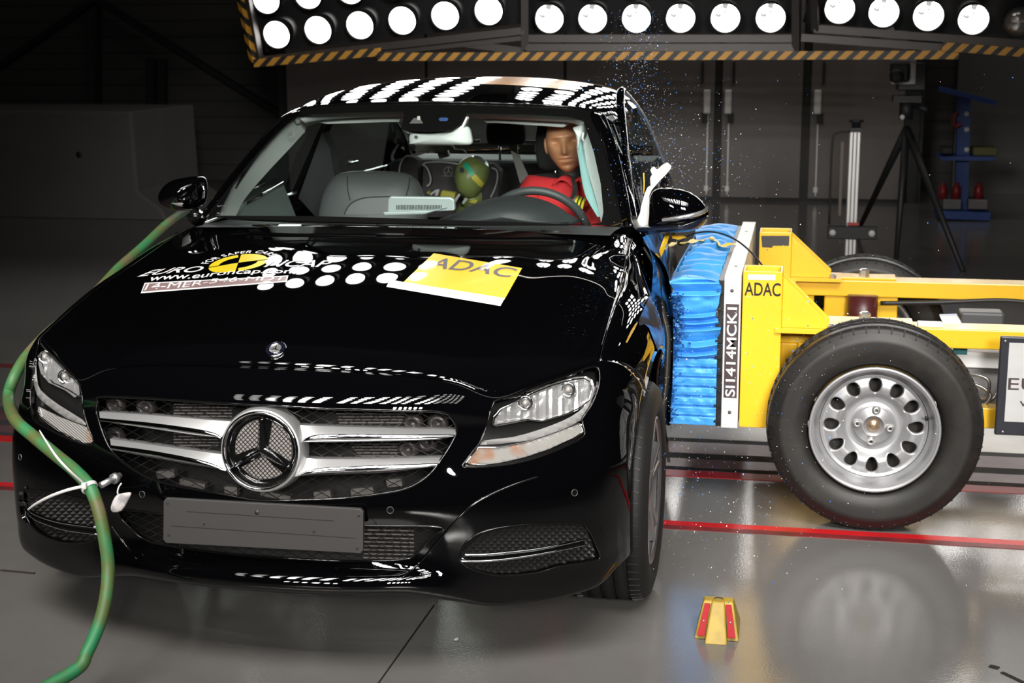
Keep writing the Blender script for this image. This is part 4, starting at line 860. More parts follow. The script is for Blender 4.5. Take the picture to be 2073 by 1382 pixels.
def band(name, L, Rr, mt, ya, yb, yc, yd, thick=.012, par=CAR):
    n = max(len(L), len(Rr)); l = [at(u, v, Y=ya+(yb-ya)*i/(len(L)-1)) for i, (u, v) in enumerate(L)]; r = [at(u, v, Y=yc+(yd-yc)*i/(len(Rr)-1)) for i, (u, v) in enumerate(Rr)]
    l, r = cr(l, 5), cr(r, 5); mid = [(p+q)/2+V(0, -thick, 0) for p, q in zip(l, r)]; return MB().sheet([l, [p*.8+q*.2+V(0, -thick*.7, 0) for p, q in zip(l, r)], mid, r]).build(name, mt, par)
PT = band('pillar_trim', [(440, 440), (472, 370), (508, 312), (553, 264), (590, 238)], [(476, 440), (496, 402), (540, 350), (585, 302), (616, 268)], M_trim, .72, 1.2, .86, 1.3)
c = at(590, 272, Y=1.12); MB().lathe([(.0135, 0), (.0135, -.002), (.0115, -.002), (.0115, 0)], c, V(.25, 1, -.6), 20, cap=False).build('trim_badge', mat('badge_grey', (.32, .33, .32), .6), PT)
band('roof_rail_trim', [(588, 239), (640, 238), (662, 244)], [(616, 270), (622, 258), (640, 250)], M_liner, 1.22, 1.35, 1.3, 1.4)
band('pillar_trim', [(1184, 246), (1204, 310), (1219, 374), (1224, 429), (1219, 456)], [(1176, 290), (1189, 341), (1201, 385), (1211, 420), (1217, 452)], M_trim, 1.2, .72, 1.16, .80, .004)
# inner left door: pale armour panel, sill strip, belt
b = MB(); b.prism([at(u, v, Y=y) for u, v, y in ((474, 440, .95), (497, 414, 1.1), (574, 373, 1.55), (600, 440, 1.5))], (-.03, 0, -.004)); b.build('door_panel', mat('door_panel_grey', (.17, .21, .20), .7), CAR)
MB().tube([at(497, 412, Y=1.10), at(573, 370, Y=1.5)], .0055, 8).build('door_sill_strip', M_chrome, CAR)
for L in ([(652, 268), (604, 400), (640, 440), (690, 440), (668, 300)],): MB().prism([at(u, v, Y=1.72) for u, v in L], (0, .08, 0)).build('door_pillar_trim', mat('pillar_dark', (.02, .021, .022), .7), CAR)
MB().tube([at(660, 344, Y=2.2), at(683, 338, Y=2.3)], .006, 6).build('door_sill_strip', M_chrome, CAR); MB().tube([at(700, 332, Y=2.35), at(724, 327, Y=2.45)], .006, 6).build('door_sill_strip', M_chrome, CAR)
# rear-view mirror with its foot
q = [(832, 268), (836, 268), (925, 266), (945, 256), (953, 262), (957, 280), (956, 291), (935, 294), (838, 292), (829, 288), (828, 276)]
MB_ = inflate([at(u, v, Y=.95) for u, v in q], (0, -.035, 0), 5, .3); MIR = MB_.build('inner_mirror', mat('mirror_shell_pale', (.68, .71, .69), .55), CAR)
b = MB(); b.box(at(842, 277, Y=.914), (.009, .002, .010)); b.build('mirror_sensor', M_dash, MIR)
b = MB(); b.prism([at(u, v, Y=.94) for u, v in ((812, 261), (822, 267), (915, 267), (935, 254), (944, 236), (946, 240), (938, 258), (920, 270), (826, 270))], (0, .03, 0)); b.build('mirror_foot_cover', M_liner, MIR, bevel=.003)
# dashboard with instrument hood, display, steering wheel
b = MB(); D_ = [[V(x, y, z-abs(x)*.015) for x in np.linspace(-.70, .70, 15)] for y, z in ((.50, .985), (.62, .985), (.80, .975), (.93, .955), (.97, .90), (.96, .70))]
b.sheet(D_); DB = b.build('dashboard', M_dash, CAR)
hood_L = [(930, 428), (960, 412), (1010, 398), (1060, 396), (1110, 408), (1150, 432), (1160, 452), (900, 448)]
b = inflate([at(u, v, Y=.90) for u, v in hood_L], (0, -.16, -.012), 6, .2); b.build('instrument_hood', M_dash, DB)
q = [(783, 430), (784, 402), (790, 397), (912, 399), (920, 404), (921, 426), (840, 431)]
b = MB(); b.prism([at(u, v, Y=.78) for u, v in q], (0, .022, 0)); DS = b.build('display_screen', M_dispback, CAR, bevel=.006)
b = MB()
for k in range(30):
    u = 803+k*3.1; b.bar(at(u, 415, Y=.778), at(u+.6, 424, Y=.778), .0022, .002)
b.build('vent_slot', M_dark, DS); DS.children[0]['kind'] = 'stuff'
b = MB(); b.prism([at(u, v, Y=.77) for u, v in ((774, 429), (870, 426), (905, 420), (860, 434), (778, 437))], (0, .05, 0)); b.build('display_stand', M_dispback, DS, bevel=.004)
sw = V(.372, 1.03, .90); t = math.radians(25); sx, sz = V(1, 0, 0), V(0, -math.sin(t), math.cos(t))
b = MB(); b.tube([sw+sx*(.185*math.cos(a))+sz*(.185*math.sin(a)) for a in np.linspace(0, 2*math.pi, 48, endpoint=False)], .0155, 10, closed=True); SWO = b.build('steering_wheel', mat('wheel_rim_leather', (.045, .05, .05), .45), CAR)
b = MB(); b.ball(sw+V(0, .02, 0), (.075, .04, .07), 16); b.bar(sw-sx*.17, sw+sx*.17, .03, .02); b.bar(sw, sw-sz*.17, .04, .02); b.build('wheel_hub', M_dash, SWO)
# seats
def seat(cx_, y, zt, wd, name, headrest, mt):
    S = put(name, bpy.data.meshes.new(name), None, CAR); w = wd/2
    prof = [(-w, .55), (-w, .80), (-w*.97, .92), (-w*.9, 1.0), (-w*.74, 1.06), (-w*.5, 1.083), (0, 1.088), (w*.5, 1.083), (w*.74, 1.06), (w*.9, 1.0), (w*.97, .92), (w, .80), (w, .55)]
    P = [V(cx_+x, y-(z-.8)*-.22, z+zt-1.088) for x, z in prof]; b = inflate(P, (0, -.085, .015), 7, .5, 3); o = b.build('backrest', mt, S)
    b = MB(); b.box((cx_, y-.28, .46), (wd*.98, .52, .16)); b.build('cushion', mt, S, bevel=.04)
    if headrest:
        q = [at(u, v, Y=y+.09) for u, v in headrest]; b = inflate(q, (0, -.06, 0), 6, .6); b.build('headrest', M_seatdark, S)
        for dx in (-.05, .05): MB().cyl(V(cx_+dx, y+.08, 1.0), V(cx_+dx, y+.085, 1.13), .006, 8).build('headrest_rod', M_chrome, S)
    return S
s1 = seat(-.345, 1.36, 1.088, .455, 'front_passenger_seat', None, M_leather)
sb_ = [c for c in s1.children if c.name.startswith('backrest')][0]; SB = BVHTree.FromPolygons([v.co.copy() for v in sb_.data.vertices], [tuple(p.vertices) for p in sb_.data.polygons])
for L in ([(703, 357), (704, 383), (709, 405)], [(829, 361), (827, 378), (822, 396)], [(697, 434), (704, 419), (716, 408), (740, 400), (782, 398), (815, 398)]): bead('seam', L, .0022, M_seatdark, sb_, off=.001, sub=5, bvh=SB)
patch('seat_panel', [(699, 434), (706, 420), (718, 409.5), (741, 401.5), (782, 400), (815, 400), (815, 434)], .0012, mat('seat_panel_grey', (.11, .116, .117), .6), sb_, step=8, bvh=SB)
seat(.385, 1.56, 1.07, .47, 'driver_seat', [(1084, 300), (1086, 268), (1094, 246), (1130, 240), (1168, 246), (1176, 300), (1168, 338), (1130, 346), (1092, 340)], M_seatdark)
b = MB(); b.prism([at(u, v, Y=1.78) for u, v in ((1034, 305), (1050, 313), (1073, 364), (1054, 375), (1044, 340))], (0, .008, 0)); b.build('seat_belt', M_belt, CAR)
# rear bench, shelf, headrests
b = MB(); b.box((0, 2.72, .78), (1.28, .14, .50)); b.box((0, 2.45, .48), (1.28, .5, .16)); RB = b.build('rear_bench', M_seatdark, CAR, bevel=.03)
for L in ([(985, 250), (1000, 244), (1050, 244), (1064, 252), (1064, 284), (1052, 293), (998, 293), (986, 284)],): inflate([at(u, v, Y=2.72) for u, v in L], (0, -.06, 0), 5, .6).build('headrest', M_seatdark, RB)
b = MB(); b.cyl(at(1012, 292, Y=2.72), at(1012, 326, Y=2.72), .006, 8); b.build('headrest_rod', M_chrome, RB)
b = MB(); b.box((0, 3.0, 1.01), (1.2, .42, .02)); b.build('rear_shelf', M_dash, CAR)
M_cream = mat('pale_cream', (.62, .56, .46), .7)
for L in ([(830, 293), (915, 294), (920, 299), (914, 308), (830, 305)], [(917, 302), (938, 303), (944, 309), (916, 308)], [(1026, 292), (1048, 292), (1048, 310), (1042, 308), (1030, 300)], [(1053, 292), (1083, 292), (1083, 309), (1053, 308)], [(811, 299), (830, 290), (830, 310), (822, 306)]):
    MB().prism([at(u, v, Y=2.95) for u, v in L], (0, .01, 0)).build('rear_cream_panel', M_cream, CAR)  # small upright cream panels above the rear shelf
b = MB(); b.bar(at(1063, 287, Y=2.96), at(1085, 287, Y=2.96), .012, .014); b.bar(at(957, 286, Y=2.9), at(972, 285, Y=2.9), .012, .012); b.bar(at(889, 316, Y=2.7), at(909, 310, Y=2.7), .03, .03); b.build('buckle', mat('buckle_pale', (.6, .6, .57), .4), CAR)
# curtain airbag at the struck side
b = MB(); l = [at(u, v, Y=y) for u, v, y in ((1170, 300, 1.20), (1173, 333, 1.17), (1177, 364, 1.12), (1184, 394, 1.05), (1194, 411, 1.0), (1214, 437, .92))]; r = [at(u, v, Y=y) for u, v, y in ((1176, 286, 1.12), (1188, 335, 1.08), (1196, 370, 1.02), (1203, 395, .98), (1209, 415, .94), (1217, 438, .90))]
l, r = cr(l, 5), cr(r, 5); b.sheet([[p+V(.02, .18, 0) for p in l], l, [p*.6+q*.4+V(-.006, -.025, 0) for p, q in zip(l, r)], [p*.35+q*.65+V(0, -.008, 0) for p, q in zip(l, r)], r]); BAG = b.build('curtain_airbag', M_bag, CAR)
q = [(1160, 258), (1170, 255), (1182, 250), (1186, 262), (1184, 275), (1179, 283), (1176, 290), (1172, 303), (1169, 300), (1168, 285), (1165, 270)]
inflate([at(u, v, Y=1.14) for u, v in q], (0, -.03, 0), 4, .5, 2).build('airbag_fold', M_bagw, BAG)
MB().tube([at(u, v, Y=1.07) for u, v in ((1181, 268), (1179, 280), (1184, 288))], .004, 6).build('airbag_fold', M_bagw, BAG)
# ------------------------------------------------------------------ crash test dummies
M_skin = mat('dummy_skin_tan', (.56, .27, .14), .38, noise=None); M_suit = mat('red_suit_fabric', (.62, .025, .03), .85, bump=(60, .35, .004)); M_neck = mat('dummy_neck_black', (.015, .015, .015), .6); M_tapey = mat('reflective_yellow', (.80, .72, .03), .5)
def head_mesh(b, c, sc, yaw, tilt, mi):
    R_ = (Matrix.Rotation(yaw, 3, 'Z') @ Matrix.Rotation(tilt, 3, 'Y')); nu, nv = 168, 130; rows = []
    g = lambda x, s: math.exp(-(x/s)**2)
    for i in range(nv+1):
        ph = math.pi*i/nv; r_ = []
        for j in range(nu):
            th = 2*math.pi*j/nu; x, y, z = math.sin(ph)*math.sin(th), -math.sin(ph)*math.cos(th), math.cos(ph)
            X, Y, Z = .077*x, .097*y, .118*z
            if Z < 0: k = min(-Z/.118, 1); X *= 1-.30*k**1.5; Y = Y*(1-.12*k) if Y < 0 else Y*(1-.45*k)
            f = 1 if y < 0 else 0
            if f:
                Y += .010*g(X, .05)*0
                Y -= .009*g(Z-.030, .010)*g(abs(X)-.028, .03)          # brow
                Y += .019*g(Z-.008, .013)*g(abs(X)-.030, .018)           # eye sockets
                Y -= .029*g(X, .0105)*(sst(.022, -.030, Z) if Z > -.032 else sst(-.046, -.032, Z))*1.0
                Y -= .006*g(X, .02)*g(Z+.03, .012)
                Y -= .008*g(Z+.052, .006)*g(X, .020); Y += .011*g(Z+.0595, .0030)*g(X, .022); Y -= .006*g(Z+.068, .007)*g(X, .018)
                Y += .005*g(Z+.082, .007)*g(X, .022); Y -= .008*g(Z+.100, .014)*g(X, .022)
                Y -= .004*g(Z+.02, .02)*g(abs(X)-.048, .018)             # cheeks
            r_.append(Vector(c)+R_@(V(X, Y, Z)*sc))
        rows.append(r_+[r_[0]])
    b.sheet(rows, mi)
    for s in (-1, 1): b.ball(Vector(c)+R_@(V(s*.078, .012, -.005)*sc), (.010*sc, .022*sc, .032*sc), 12, mi, R_)
DUM = thing('crash_test_dummy', 'adult crash test dummy with plain tan face and red suit in the driver seat', 'crash dummy', (.4, 1.5, .5))
b = MB(); HC = V(.408, 1.45, 1.202); head_mesh(b, HC, 1.0, .06, -.12, 0); b.tube([HC+V(.01, .02, -.09), V(.435, 1.50, 1.02)], [.048, .055], 16, 1); b.tube([V(.43, 1.52, 1.05), V(.42, 1.53, .85), V(.41, 1.50, .60)], [.06, .12, .14], 16, 1); b.build('body', [M_skin, M_neck], DUM)
def skinned(nodes_, edges, name, mt, parent, sub=2):
    me = bpy.data.meshes.new(name); me.from_pydata([n[:3] for n in nodes_], edges, []); o = bpy.data.objects.new(name, me); COL.objects.link(o)
    m = o.modifiers.new('skin', 'SKIN'); sv = me.skin_vertices[0].data
    for q, n in zip(sv, nodes_): q.radius = (n[3], n[4] if len(n) > 4 else n[3])
    sv[0].use_root = True; u = o.modifiers.new('s', 'SUBSURF'); u.levels = u.render_levels = sub
    d = bpy.data.meshes.new_from_object(o.evaluated_get(bpy.context.evaluated_depsgraph_get())); bpy.data.objects.remove(o); bpy.data.meshes.remove(me)
    d.polygons.foreach_set('use_smooth', [True]*len(d.polygons)); return put(name, d, mt, parent)
N_ = [(.41, 1.55, .58, .15, .12), (.415, 1.53, .74, .15, .12), (.42, 1.50, .90, .16, .12), (.425, 1.485, .985, .13, .10), (.428, 1.49, 1.045, .065, .065),
      (.285, 1.46, 1.015, .075), (.235, 1.38, .90, .062), (.23, 1.22, .80, .05), (.545, 1.44, 1.00, .065), (.535, 1.30, .965, .055), (.545, 1.15, .935, .05), (.585, 1.02, .905, .045),
      (.31, 1.35, .55, .09), (.29, 1.05, .60, .075), (.51, 1.35, .55, .09), (.51, 1.05, .60, .075)]
SU = skinned(N_, [(0, 1), (1, 2), (2, 3), (3, 4), (3, 5), (5, 6), (6, 7), (3, 8), (8, 9), (9, 10), (10, 11), (0, 12), (12, 13), (0, 14), (14, 15)], 'suit', M_suit, DUM)
b = MB(); ln = cr([at(u, v, Y=1.36) for u, v in ((1119, 374), (1134, 364), (1148, 368), (1158, 378))], 4); b.sheet([ln, [p+V(.004, .03, .010) for p in ln], [p+V(.012, .08, .010) for p in ln]]); b.build('collar', M_suit, SU, solid=.006)
b = MB(); ln = cr([at(u, v, Y=1.36) for u, v in ((1165, 368), (1172, 364), (1177, 370))], 4); b.sheet([ln, [p+V(0, .03, .008) for p in ln]]); b.build('collar', M_suit, SU, solid=.006)
b = MB(); ln = cr([at(u, v, Y=y) for u, v, y in ((1160, 357, 1.40), (1163, 370, 1.365), (1164, 388, 1.34), (1158, 402, 1.28))], 4); b.sheet([[p+V(-.010, 0, 0) for p in ln], [p+V(0, -.004, 0) for p in ln], [p+V(.010, 0, 0) for p in ln]]); b.build('zip_strap', mat('strap_black', (.03, .03, .03), .7), SU)
for k, (mt, a0, a1) in enumerate(((mat('band_grey', (.2, .19, .17), .7), 0., .16), (M_tapey, .16, .34), (M_neck, .34, .44), (M_tapey, .44, .62), (M_neck, .62, .72), (M_tapey, .72, .90))):
    P0, P1 = at(1160, 412, Y=1.12), at(1185, 418, Y=1.10); ax = (P1-P0)
    lo, hi = P0+ax*a0, P0+ax*a1; dv = at(1152, 409, Y=1.12)-at(1163, 397, Y=1.16)
    top = at(1162, 398, Y=1.145)-P0; bot = at(1156, 421, Y=1.10)-P0
    MB().sheet([[lo+top+V(0, .03, 0), hi+top+V(0, .03, 0)], [lo+top*.5+V(0, -.012, 0), hi+top*.5+V(0, -.012, 0)], [lo+bot, hi+bot]]).build('armband', mt, SU, solid=.006)
# child dummy in its seat
KS = thing('child_seat', 'dark child seat with grey piping in the middle of the rear bench', 'child seat', (-.18, 2.4, .6))
M_pipe = mat('grey_piping', (.42, .41, .40), .6); M_cs = mat('child_seat_fabric', (.045, .036, .040), .85)
q = [(852, 440), (856, 332), (868, 328), (900, 326), (940, 328), (1000, 332), (1012, 346), (1008, 400), (1000, 440)]
b = MB(); b.prism([at(u, v, Y=2.42) for u, v in q], (0, .08, 0)); b.build('seat_shell', M_cs, KS, bevel=.02)
for L in ([(855, 333), (863, 338), (869, 350), (872, 362), (870, 372), (864, 377)], [(856, 333), (864, 329), (890, 328), (915, 330), (935, 334)], [(995, 340), (1004, 344), (1007, 356), (1003, 378), (993, 400)], [(972, 390), (969, 395), (973, 407)]):
    MB().tube([at(u, v, Y=2.40) for u, v in L], .0045, 6, sub=4).build('piping', M_pipe, KS)
lc = at(908, 347, Y=2.415); b = MB(); b.tube([lc+V(.021*math.cos(a), 0, .021*math.sin(a)) for a in np.linspace(0, 2*math.pi, 24, endpoint=False)], .002, 5, closed=True)
for a in arms: b.bar(lc, lc+V(.02*math.sin(a), 0, .02*math.cos(a)), .004, .003)
b.build('seat_emblem', mat('emblem_grey', (.2, .2, .2), .6), KS); MB().bar(at(895, 356, Y=2.41), at(920, 357, Y=2.41), .006, .003).build('seat_script', mat('script_grey', (.12, .12, .12), .6), KS)
KP = thing('child_seat', 'dark empty child seat behind the front passenger seat, piped in grey', 'child seat', (-.45, 2.4, .6))
b = MB(); b.prism([at(u, v, Y=2.36) for u, v in ((803, 440), (805, 352), (811, 328), (821, 316), (838, 319), (846, 324), (846, 440))], (0, .08, 0)); b.build('seat_shell', M_cs, KP, bevel=.02)
MB().tube([at(u, v, Y=2.34) for u, v in ((808, 350), (810, 335), (815, 324), (823, 316), (835, 317), (850, 320))], .0045, 6, sub=4).build('piping', M_pipe, KP)
CH = thing('crash_test_dummy', 'child crash test dummy with olive green egg-shaped head, taped, in the child seat', 'crash dummy', (-.13, 2.2, .6))
b = MB(); hc = at(956, 355, Y=2.22); M_olive = mat('dummy_skin_olive', (.17, .20, .062), .4, noise=(14, (.12, .15, .05), .4, .7))
hb_ = inflate([at(u, v, Y=2.22) for u, v in ((958, 315), (975, 318), (988, 332), (990, 350), (984, 372), (974, 388), (962, 399), (950, 401), (938, 396), (928, 384), (922, 366), (922, 348), (928, 332), (940, 320))], (0, -.085, 0), 8, .9, 3)
b = hb_; b.tube([at(957, 392, Y=2.24), at(956, 425, Y=2.3)], [.04, .05], 12); b.tube([at(956, 415, Y=2.3), at(955, 460, Y=2.32), at(955, 520, Y=2.3)], [.06, .11, .12], 14); KB = b.build('body', M_olive, CH)
HB = BVHTree.FromPolygons([Vector(v) for v in hb_.v], hb_.f)
M_green = mat('green_tape', (.01, .33, .19), .5); M_ytape = mat('yellow_tape', (.50, .42, .06), .5); M_foil = mat('foil_patch', (.6, .62, .62), .25, .8); M_navy = mat('dark_marker', (.03, .04, .06), .5)
patch('green_tape', [(941, 330), (946, 329), (961, 351), (954, 357), (947, 347), (939, 337)], .003, M_green, KB, step=5, bvh=HB)
patch('yellow_tape', [(954, 358), (962, 352), (979, 371), (974, 378), (966, 374), (958, 366)], .003, M_ytape, KB, step=5, bvh=HB)
patch('foil_patch', [(946, 320), (958, 315.5), (972, 318), (986, 330), (988, 337), (980, 332), (970, 323), (958, 319)], .003, M_foil, KB, step=4, bvh=HB)
patch('marker_patch', [(931, 341), (936, 338), (941, 344), (938, 350), (932, 349)], .002, M_navy, KB, step=5, bvh=HB)
M_cys = mat('child_suit_yellow', (.40, .36, .05), .8)
for L in ([(862, 392), (870, 394), (867, 385)], [(893, 385), (922, 390), (918, 410), (888, 402)], [(946, 410), (958, 402), (968, 406), (962, 414)]): MB().prism([at(u, v, Y=2.2) for u, v in L], (0, .04, 0)).build('suit', M_cys, KB, bevel=.006)
for L in ([(870, 392), (882, 384), (890, 383), (886, 396), (880, 396), (882, 388), (872, 396)], [(918, 406), (928, 392), (932, 394), (922, 410)], [(935, 410), (942, 400), (947, 403), (938, 414)]): MB().prism([at(u, v, Y=2.17) for u, v in L], (0, .01, 0)).build('harness_strap', M_pipe, KB)
# ------------------------------------------------------------------ door mirrors, torn white trim, wheels
M_clear = mat('clear_indicator', (.5, .5, .5), .1, .7)
def zR(L): return [(900+x/3.6375, 140+y/3.6375) for x, y in L]
def zL(L): return [(x/2.4677, y/2.4677) for x, y in L]
outR = zR([(1510, 1175), (1505, 1060), (1512, 950), (1545, 890), (1620, 872), (1750, 887), (1850, 930), (1910, 990), (1945, 1060), (1930, 1110), (1890, 1160), (1800, 1188), (1650, 1195)])
MR = inflate([at(u, v, Y=.66) for u, v in outR], (0, -.06, 0), 8, .5, 4).build('door_mirror', M_paint, CAR)
lowR = zR([(1420, 1165), (1500, 1150), (1700, 1140), (1850, 1115), (1940, 1075), (1925, 1120), (1885, 1165), (1800, 1192), (1600, 1206), (1425, 1200)])
inflate([at(u, v, Y=.645) for u, v in lowR], (0, -.062, 0), 5, .6, 2).build('mirror_base', mat('mirror_base_navy', (.006, .009, .02), .25, coat=.6), MR)
b = MB(); ln = cr([at(u, v, Y=y) for u, v, y in ((1340, 446, .585), (1370, 442, .568), (1400, 437, .572), (1420, 432, .595), (1433, 424, .645))], 5); b.sheet([[p+V(0, .006, .005+.006*i/20) for i, p in enumerate(ln)], [p+V(0, -.004, 0) for p in ln], [p+V(0, .006, -.006) for p in ln]]); b.build('mirror_indicator', M_clear, MR)
outL = zL([(805, 985), (815, 950), (850, 910), (900, 890), (990, 880), (1025, 890), (1033, 930), (1027, 1000), (1005, 1030), (950, 1050), (880, 1050), (820, 1025)])
ML = inflate([at(u, v, Y=.75) for u, v in outL], (-.01, -.085, 0), 8, .5, 4).build('door_mirror', M_paint, CAR)
b = MB(); ln = cr([at(u, v, Y=y) for u, v, y in ((328, 396, .735), (336, 405, .695), (350, 411, .675), (370, 416, .67))], 5); b.sheet([[p+V(0, .006, .007) for p in ln], [p+V(-.002, -.004, 0) for p in ln], [p+V(0, .006, -.006) for p in ln]]); b.build('mirror_indicator', M_clear, ML)
b = MB(); b.tube([at(410, 372, Y=.70), at(413, 385, Y=.69), at(411, 402, Y=.70)], .006, 6, sub=4); b.build('mirror_edge', M_chrome, ML)
b = MB(); b.tube([V(-.80, .70, .97), V(-.77, .70, 1.0)], .025, 8); b.build('mirror_foot', M_gloss, ML)
def z33(L): return [(1120+x/4.189, 150+y/4.189) for x, y in L]
wt = z33([(960, 765), (1000, 800), (960, 850), (910, 900), (870, 945), (835, 985), (812, 1040), (815, 1150), (825, 1275), (780, 1290), (700, 1285), (715, 1225), (735, 1180), (745, 1120), (770, 1030), (790, 980), (825, 960), (820, 880), (840, 860), (820, 815), (850, 800), (872, 830), (915, 790)])
TW = MB().prism([at(u, v, Y=.725) for u, v in wt], (0, .03, .006)); TW = TW.build('torn_white_trim', mat('torn_white_fabric', (.85, .83, .78), .7), CAR, bevel=.004)
MB().tube([at(u, v, Y=.74) for u, v in ((1303, 350), (1304, 372), (1303, 392))], .0022, 5).build('torn_yellow_strap', M_yel, CAR)
for L in ([(1347, 472), (1349, 477), (1341, 500), (1330, 526), (1328, 525), (1338, 497)], [(1358, 470), (1365, 479), (1376, 476), (1384, 481), (1372, 485), (1361, 482)]):
    MB().prism([at(u, v, Y=.72) for u, v in L], (.01, .006, 0)).build('torn_yellow_strap', M_yel, CAR)
M_tyre = mat('tyre_rubber', (.008, .0078, .0075), .62, spec=.35, bump=(180, .15, .002)); M_alloy = mat('alloy_silver', (.42, .42, .43), .28, .9)
def car_wheel(x, y, s):
    T = put('wheel', bpy.data.meshes.new('wheel'), None, CAR); c = V(x, y, .316); w = .112; n = 96; R0 = .316
    prof = [(.205, -w*.86), (.225, -w), (.262, -w*1.05), (.296, -w*.97), (.310, -w*.82)]
    gr = [-.52, -.17, .17, .52]; 
    for g_ in gr: prof += [(R0-.001*abs(g_*3), w*(g_-.06)), (R0-.008, w*(g_-.045)), (R0-.008, w*(g_+.045)), (R0-.001*abs(g_*3), w*(g_+.06))]
    prof += [(.310, w*.82), (.296, w*.97), (.262, w*1.05), (.225, w), (.205, w*.86)]
    b = MB(); b.lathe(prof, c, (1, 0, 0), n, cap=False); TY = b.build('tyre', M_tyre, T)
    b = MB()
    for k in range(64):
        a = 2*math.pi*k/64; q = V(0, math.cos(a), math.sin(a)); t_ = V(0, -math.sin(a), math.cos(a))
        for lo, hi in ((.58, .84), (-.84, -.58)): b.bar(c+V(w*lo, 0, 0)+q*(R0-.0005), c+V(w*hi, 0, 0)+q*(R0-.007*1.0)+t_*.006, .0030, .003, up=tuple(q))
    b.build('tread_sipes', M_seal, TY)['kind'] = 'stuff'
    b = MB(); b.lathe([(.205, -w*.8), (.19, -w*.6), (.18, 0), (.185, s*w*.6), (.205, s*w*.85), (.213, s*w*.95), (.208, s*w*.98), (.198, s*w*.88)], c, (1, 0, 0), 48, cap=False); RM = b.build('rim', M_alloy, T)
    for k in range(5):
        b = MB()
        for da in (-.16, .16):
            a = 2*math.pi*k/5+.3+da; q = V(0, math.cos(a), math.sin(a)); b.bar(c+V(s*w*.72, 0, 0)+q*.05, c+V(s*w*.82, 0, 0)+q*.20, .022, .03, up=(1, 0, 0))
        b.build('spoke', M_alloy, RM, bevel=.005)
    b = MB(); b.lathe([(.07, 0), (.07, .02), (.05, .03), (.0001, .032)], c+V(s*w*.62, 0, 0), (s, 0, 0), 24, cap=False); b.build('wheel_cap', M_alloy, RM)
    b = MB(); b.cyl(c-V(.05*s, 0, 0), c+V(.0, 0, 0), .15, 32); b.build('brake_disc', mat('brake_steel', (.2, .19, .18), .4, .8), T)
for x, y, s in ((.798, -.06, 1), (-.798, -.06, -1), (.60, 2.78, 1), (-.785, 2.78, -1)): car_wheel(x, y, s)
for s in (-1, 1):
    b = MB(); b.sheet([[V(s*(.70+.14*j), -.06+.37*math.cos(a), .33+.37*math.sin(a)) for a in np.linspace(-.1, math.pi+.1, 20)] for j in (0, .5, 1)]); b.build('wheel_arch_liner', M_dark, CAR)
# towing eye with the tag and the cable ties that hold the hose
e0, e1 = at(243, 962, Y=-.80), at(204, 982, Y=-.86)
b = MB(); b.cyl(e0, e1, .0085, 12); b.lathe([(.014, 0), (.014, .012), (.009, .012)], at(236, 966, Y=-.81), e1-e0, 12); TE = b.build('towing_eye', mat('zinc_bolt', (.6, .6, .6), .3, .85), CAR)
# ------------------------------------------------------------------ barrier trolley
TR = thing('barrier_trolley', 'yellow steel barrier trolley with a crushed blue honeycomb face against the car', 'barrier trolley', (1.7, 1.4, 0))
M_tyel = mat('trolley_yellow', (.80, .47, .012), .38, noise=(3, (.74, .42, .012), .4, .7), coat=.7, coat_rough=.22); M_blue = mat('blue_aluminium_foil', (.060, .34, .80), .42, .10); M_plw = mat('plate_white_grey', (.70, .69, .67), .45, .2, noise=(9, (.58, .57, .55), .4, .75))
M_labd = mat('label_dark', (.055, .038, .042), .4); M_zinc = mat('zinc_steel', (.55, .54, .52), .35, .8)
hr = random.Random(11)
def vnoise(seed):
    r = random.Random(seed); T = [r.uniform(-1, 1) for _ in range(4096)]
    def f(x, y):
        i, j = math.floor(x), math.floor(y); a, b_ = x-i, y-j; a = a*a*(3-2*a); b_ = b_*b_*(3-2*b_); g = lambda p, q: T[(p*57+q*131) % 4096]
        return (g(i, j)*(1-a)+g(i+1, j)*a)*(1-b_)+(g(i, j+1)*(1-a)+g(i+1, j+1)*a)*b_
    return f
vn = vnoise(3); vn2 = vnoise(5)
Y0, Y1 = .738, 2.23
def xl(z): return .868+.018*vn(z*28, 1)+.012*vn2(z*70, 3)+.025*sst(.55, .66, z)*(1-sst(.72, .8, z))
def face_y(s, z, upper):
    if upper:
        ph = z/.0355+.42*vn(s*.8+3, z*12)+.9*vn2(2, z*16)+.10*math.sin(s*2.5)
        w = (ph % 1); f = .030*min(w/.75, (1-w)/.25)**.8+.004*vn2(s*4, z*60); 
        return Y0+.012-f+.005*vn(s*2, z*14)
    w = (z/.0335) % 1; f = .016*(1 if .10 < w < .90 else .0)*(1-.25*abs(w-.5)); return Y0+.012-f+.003*vn2(s*9, z*60)
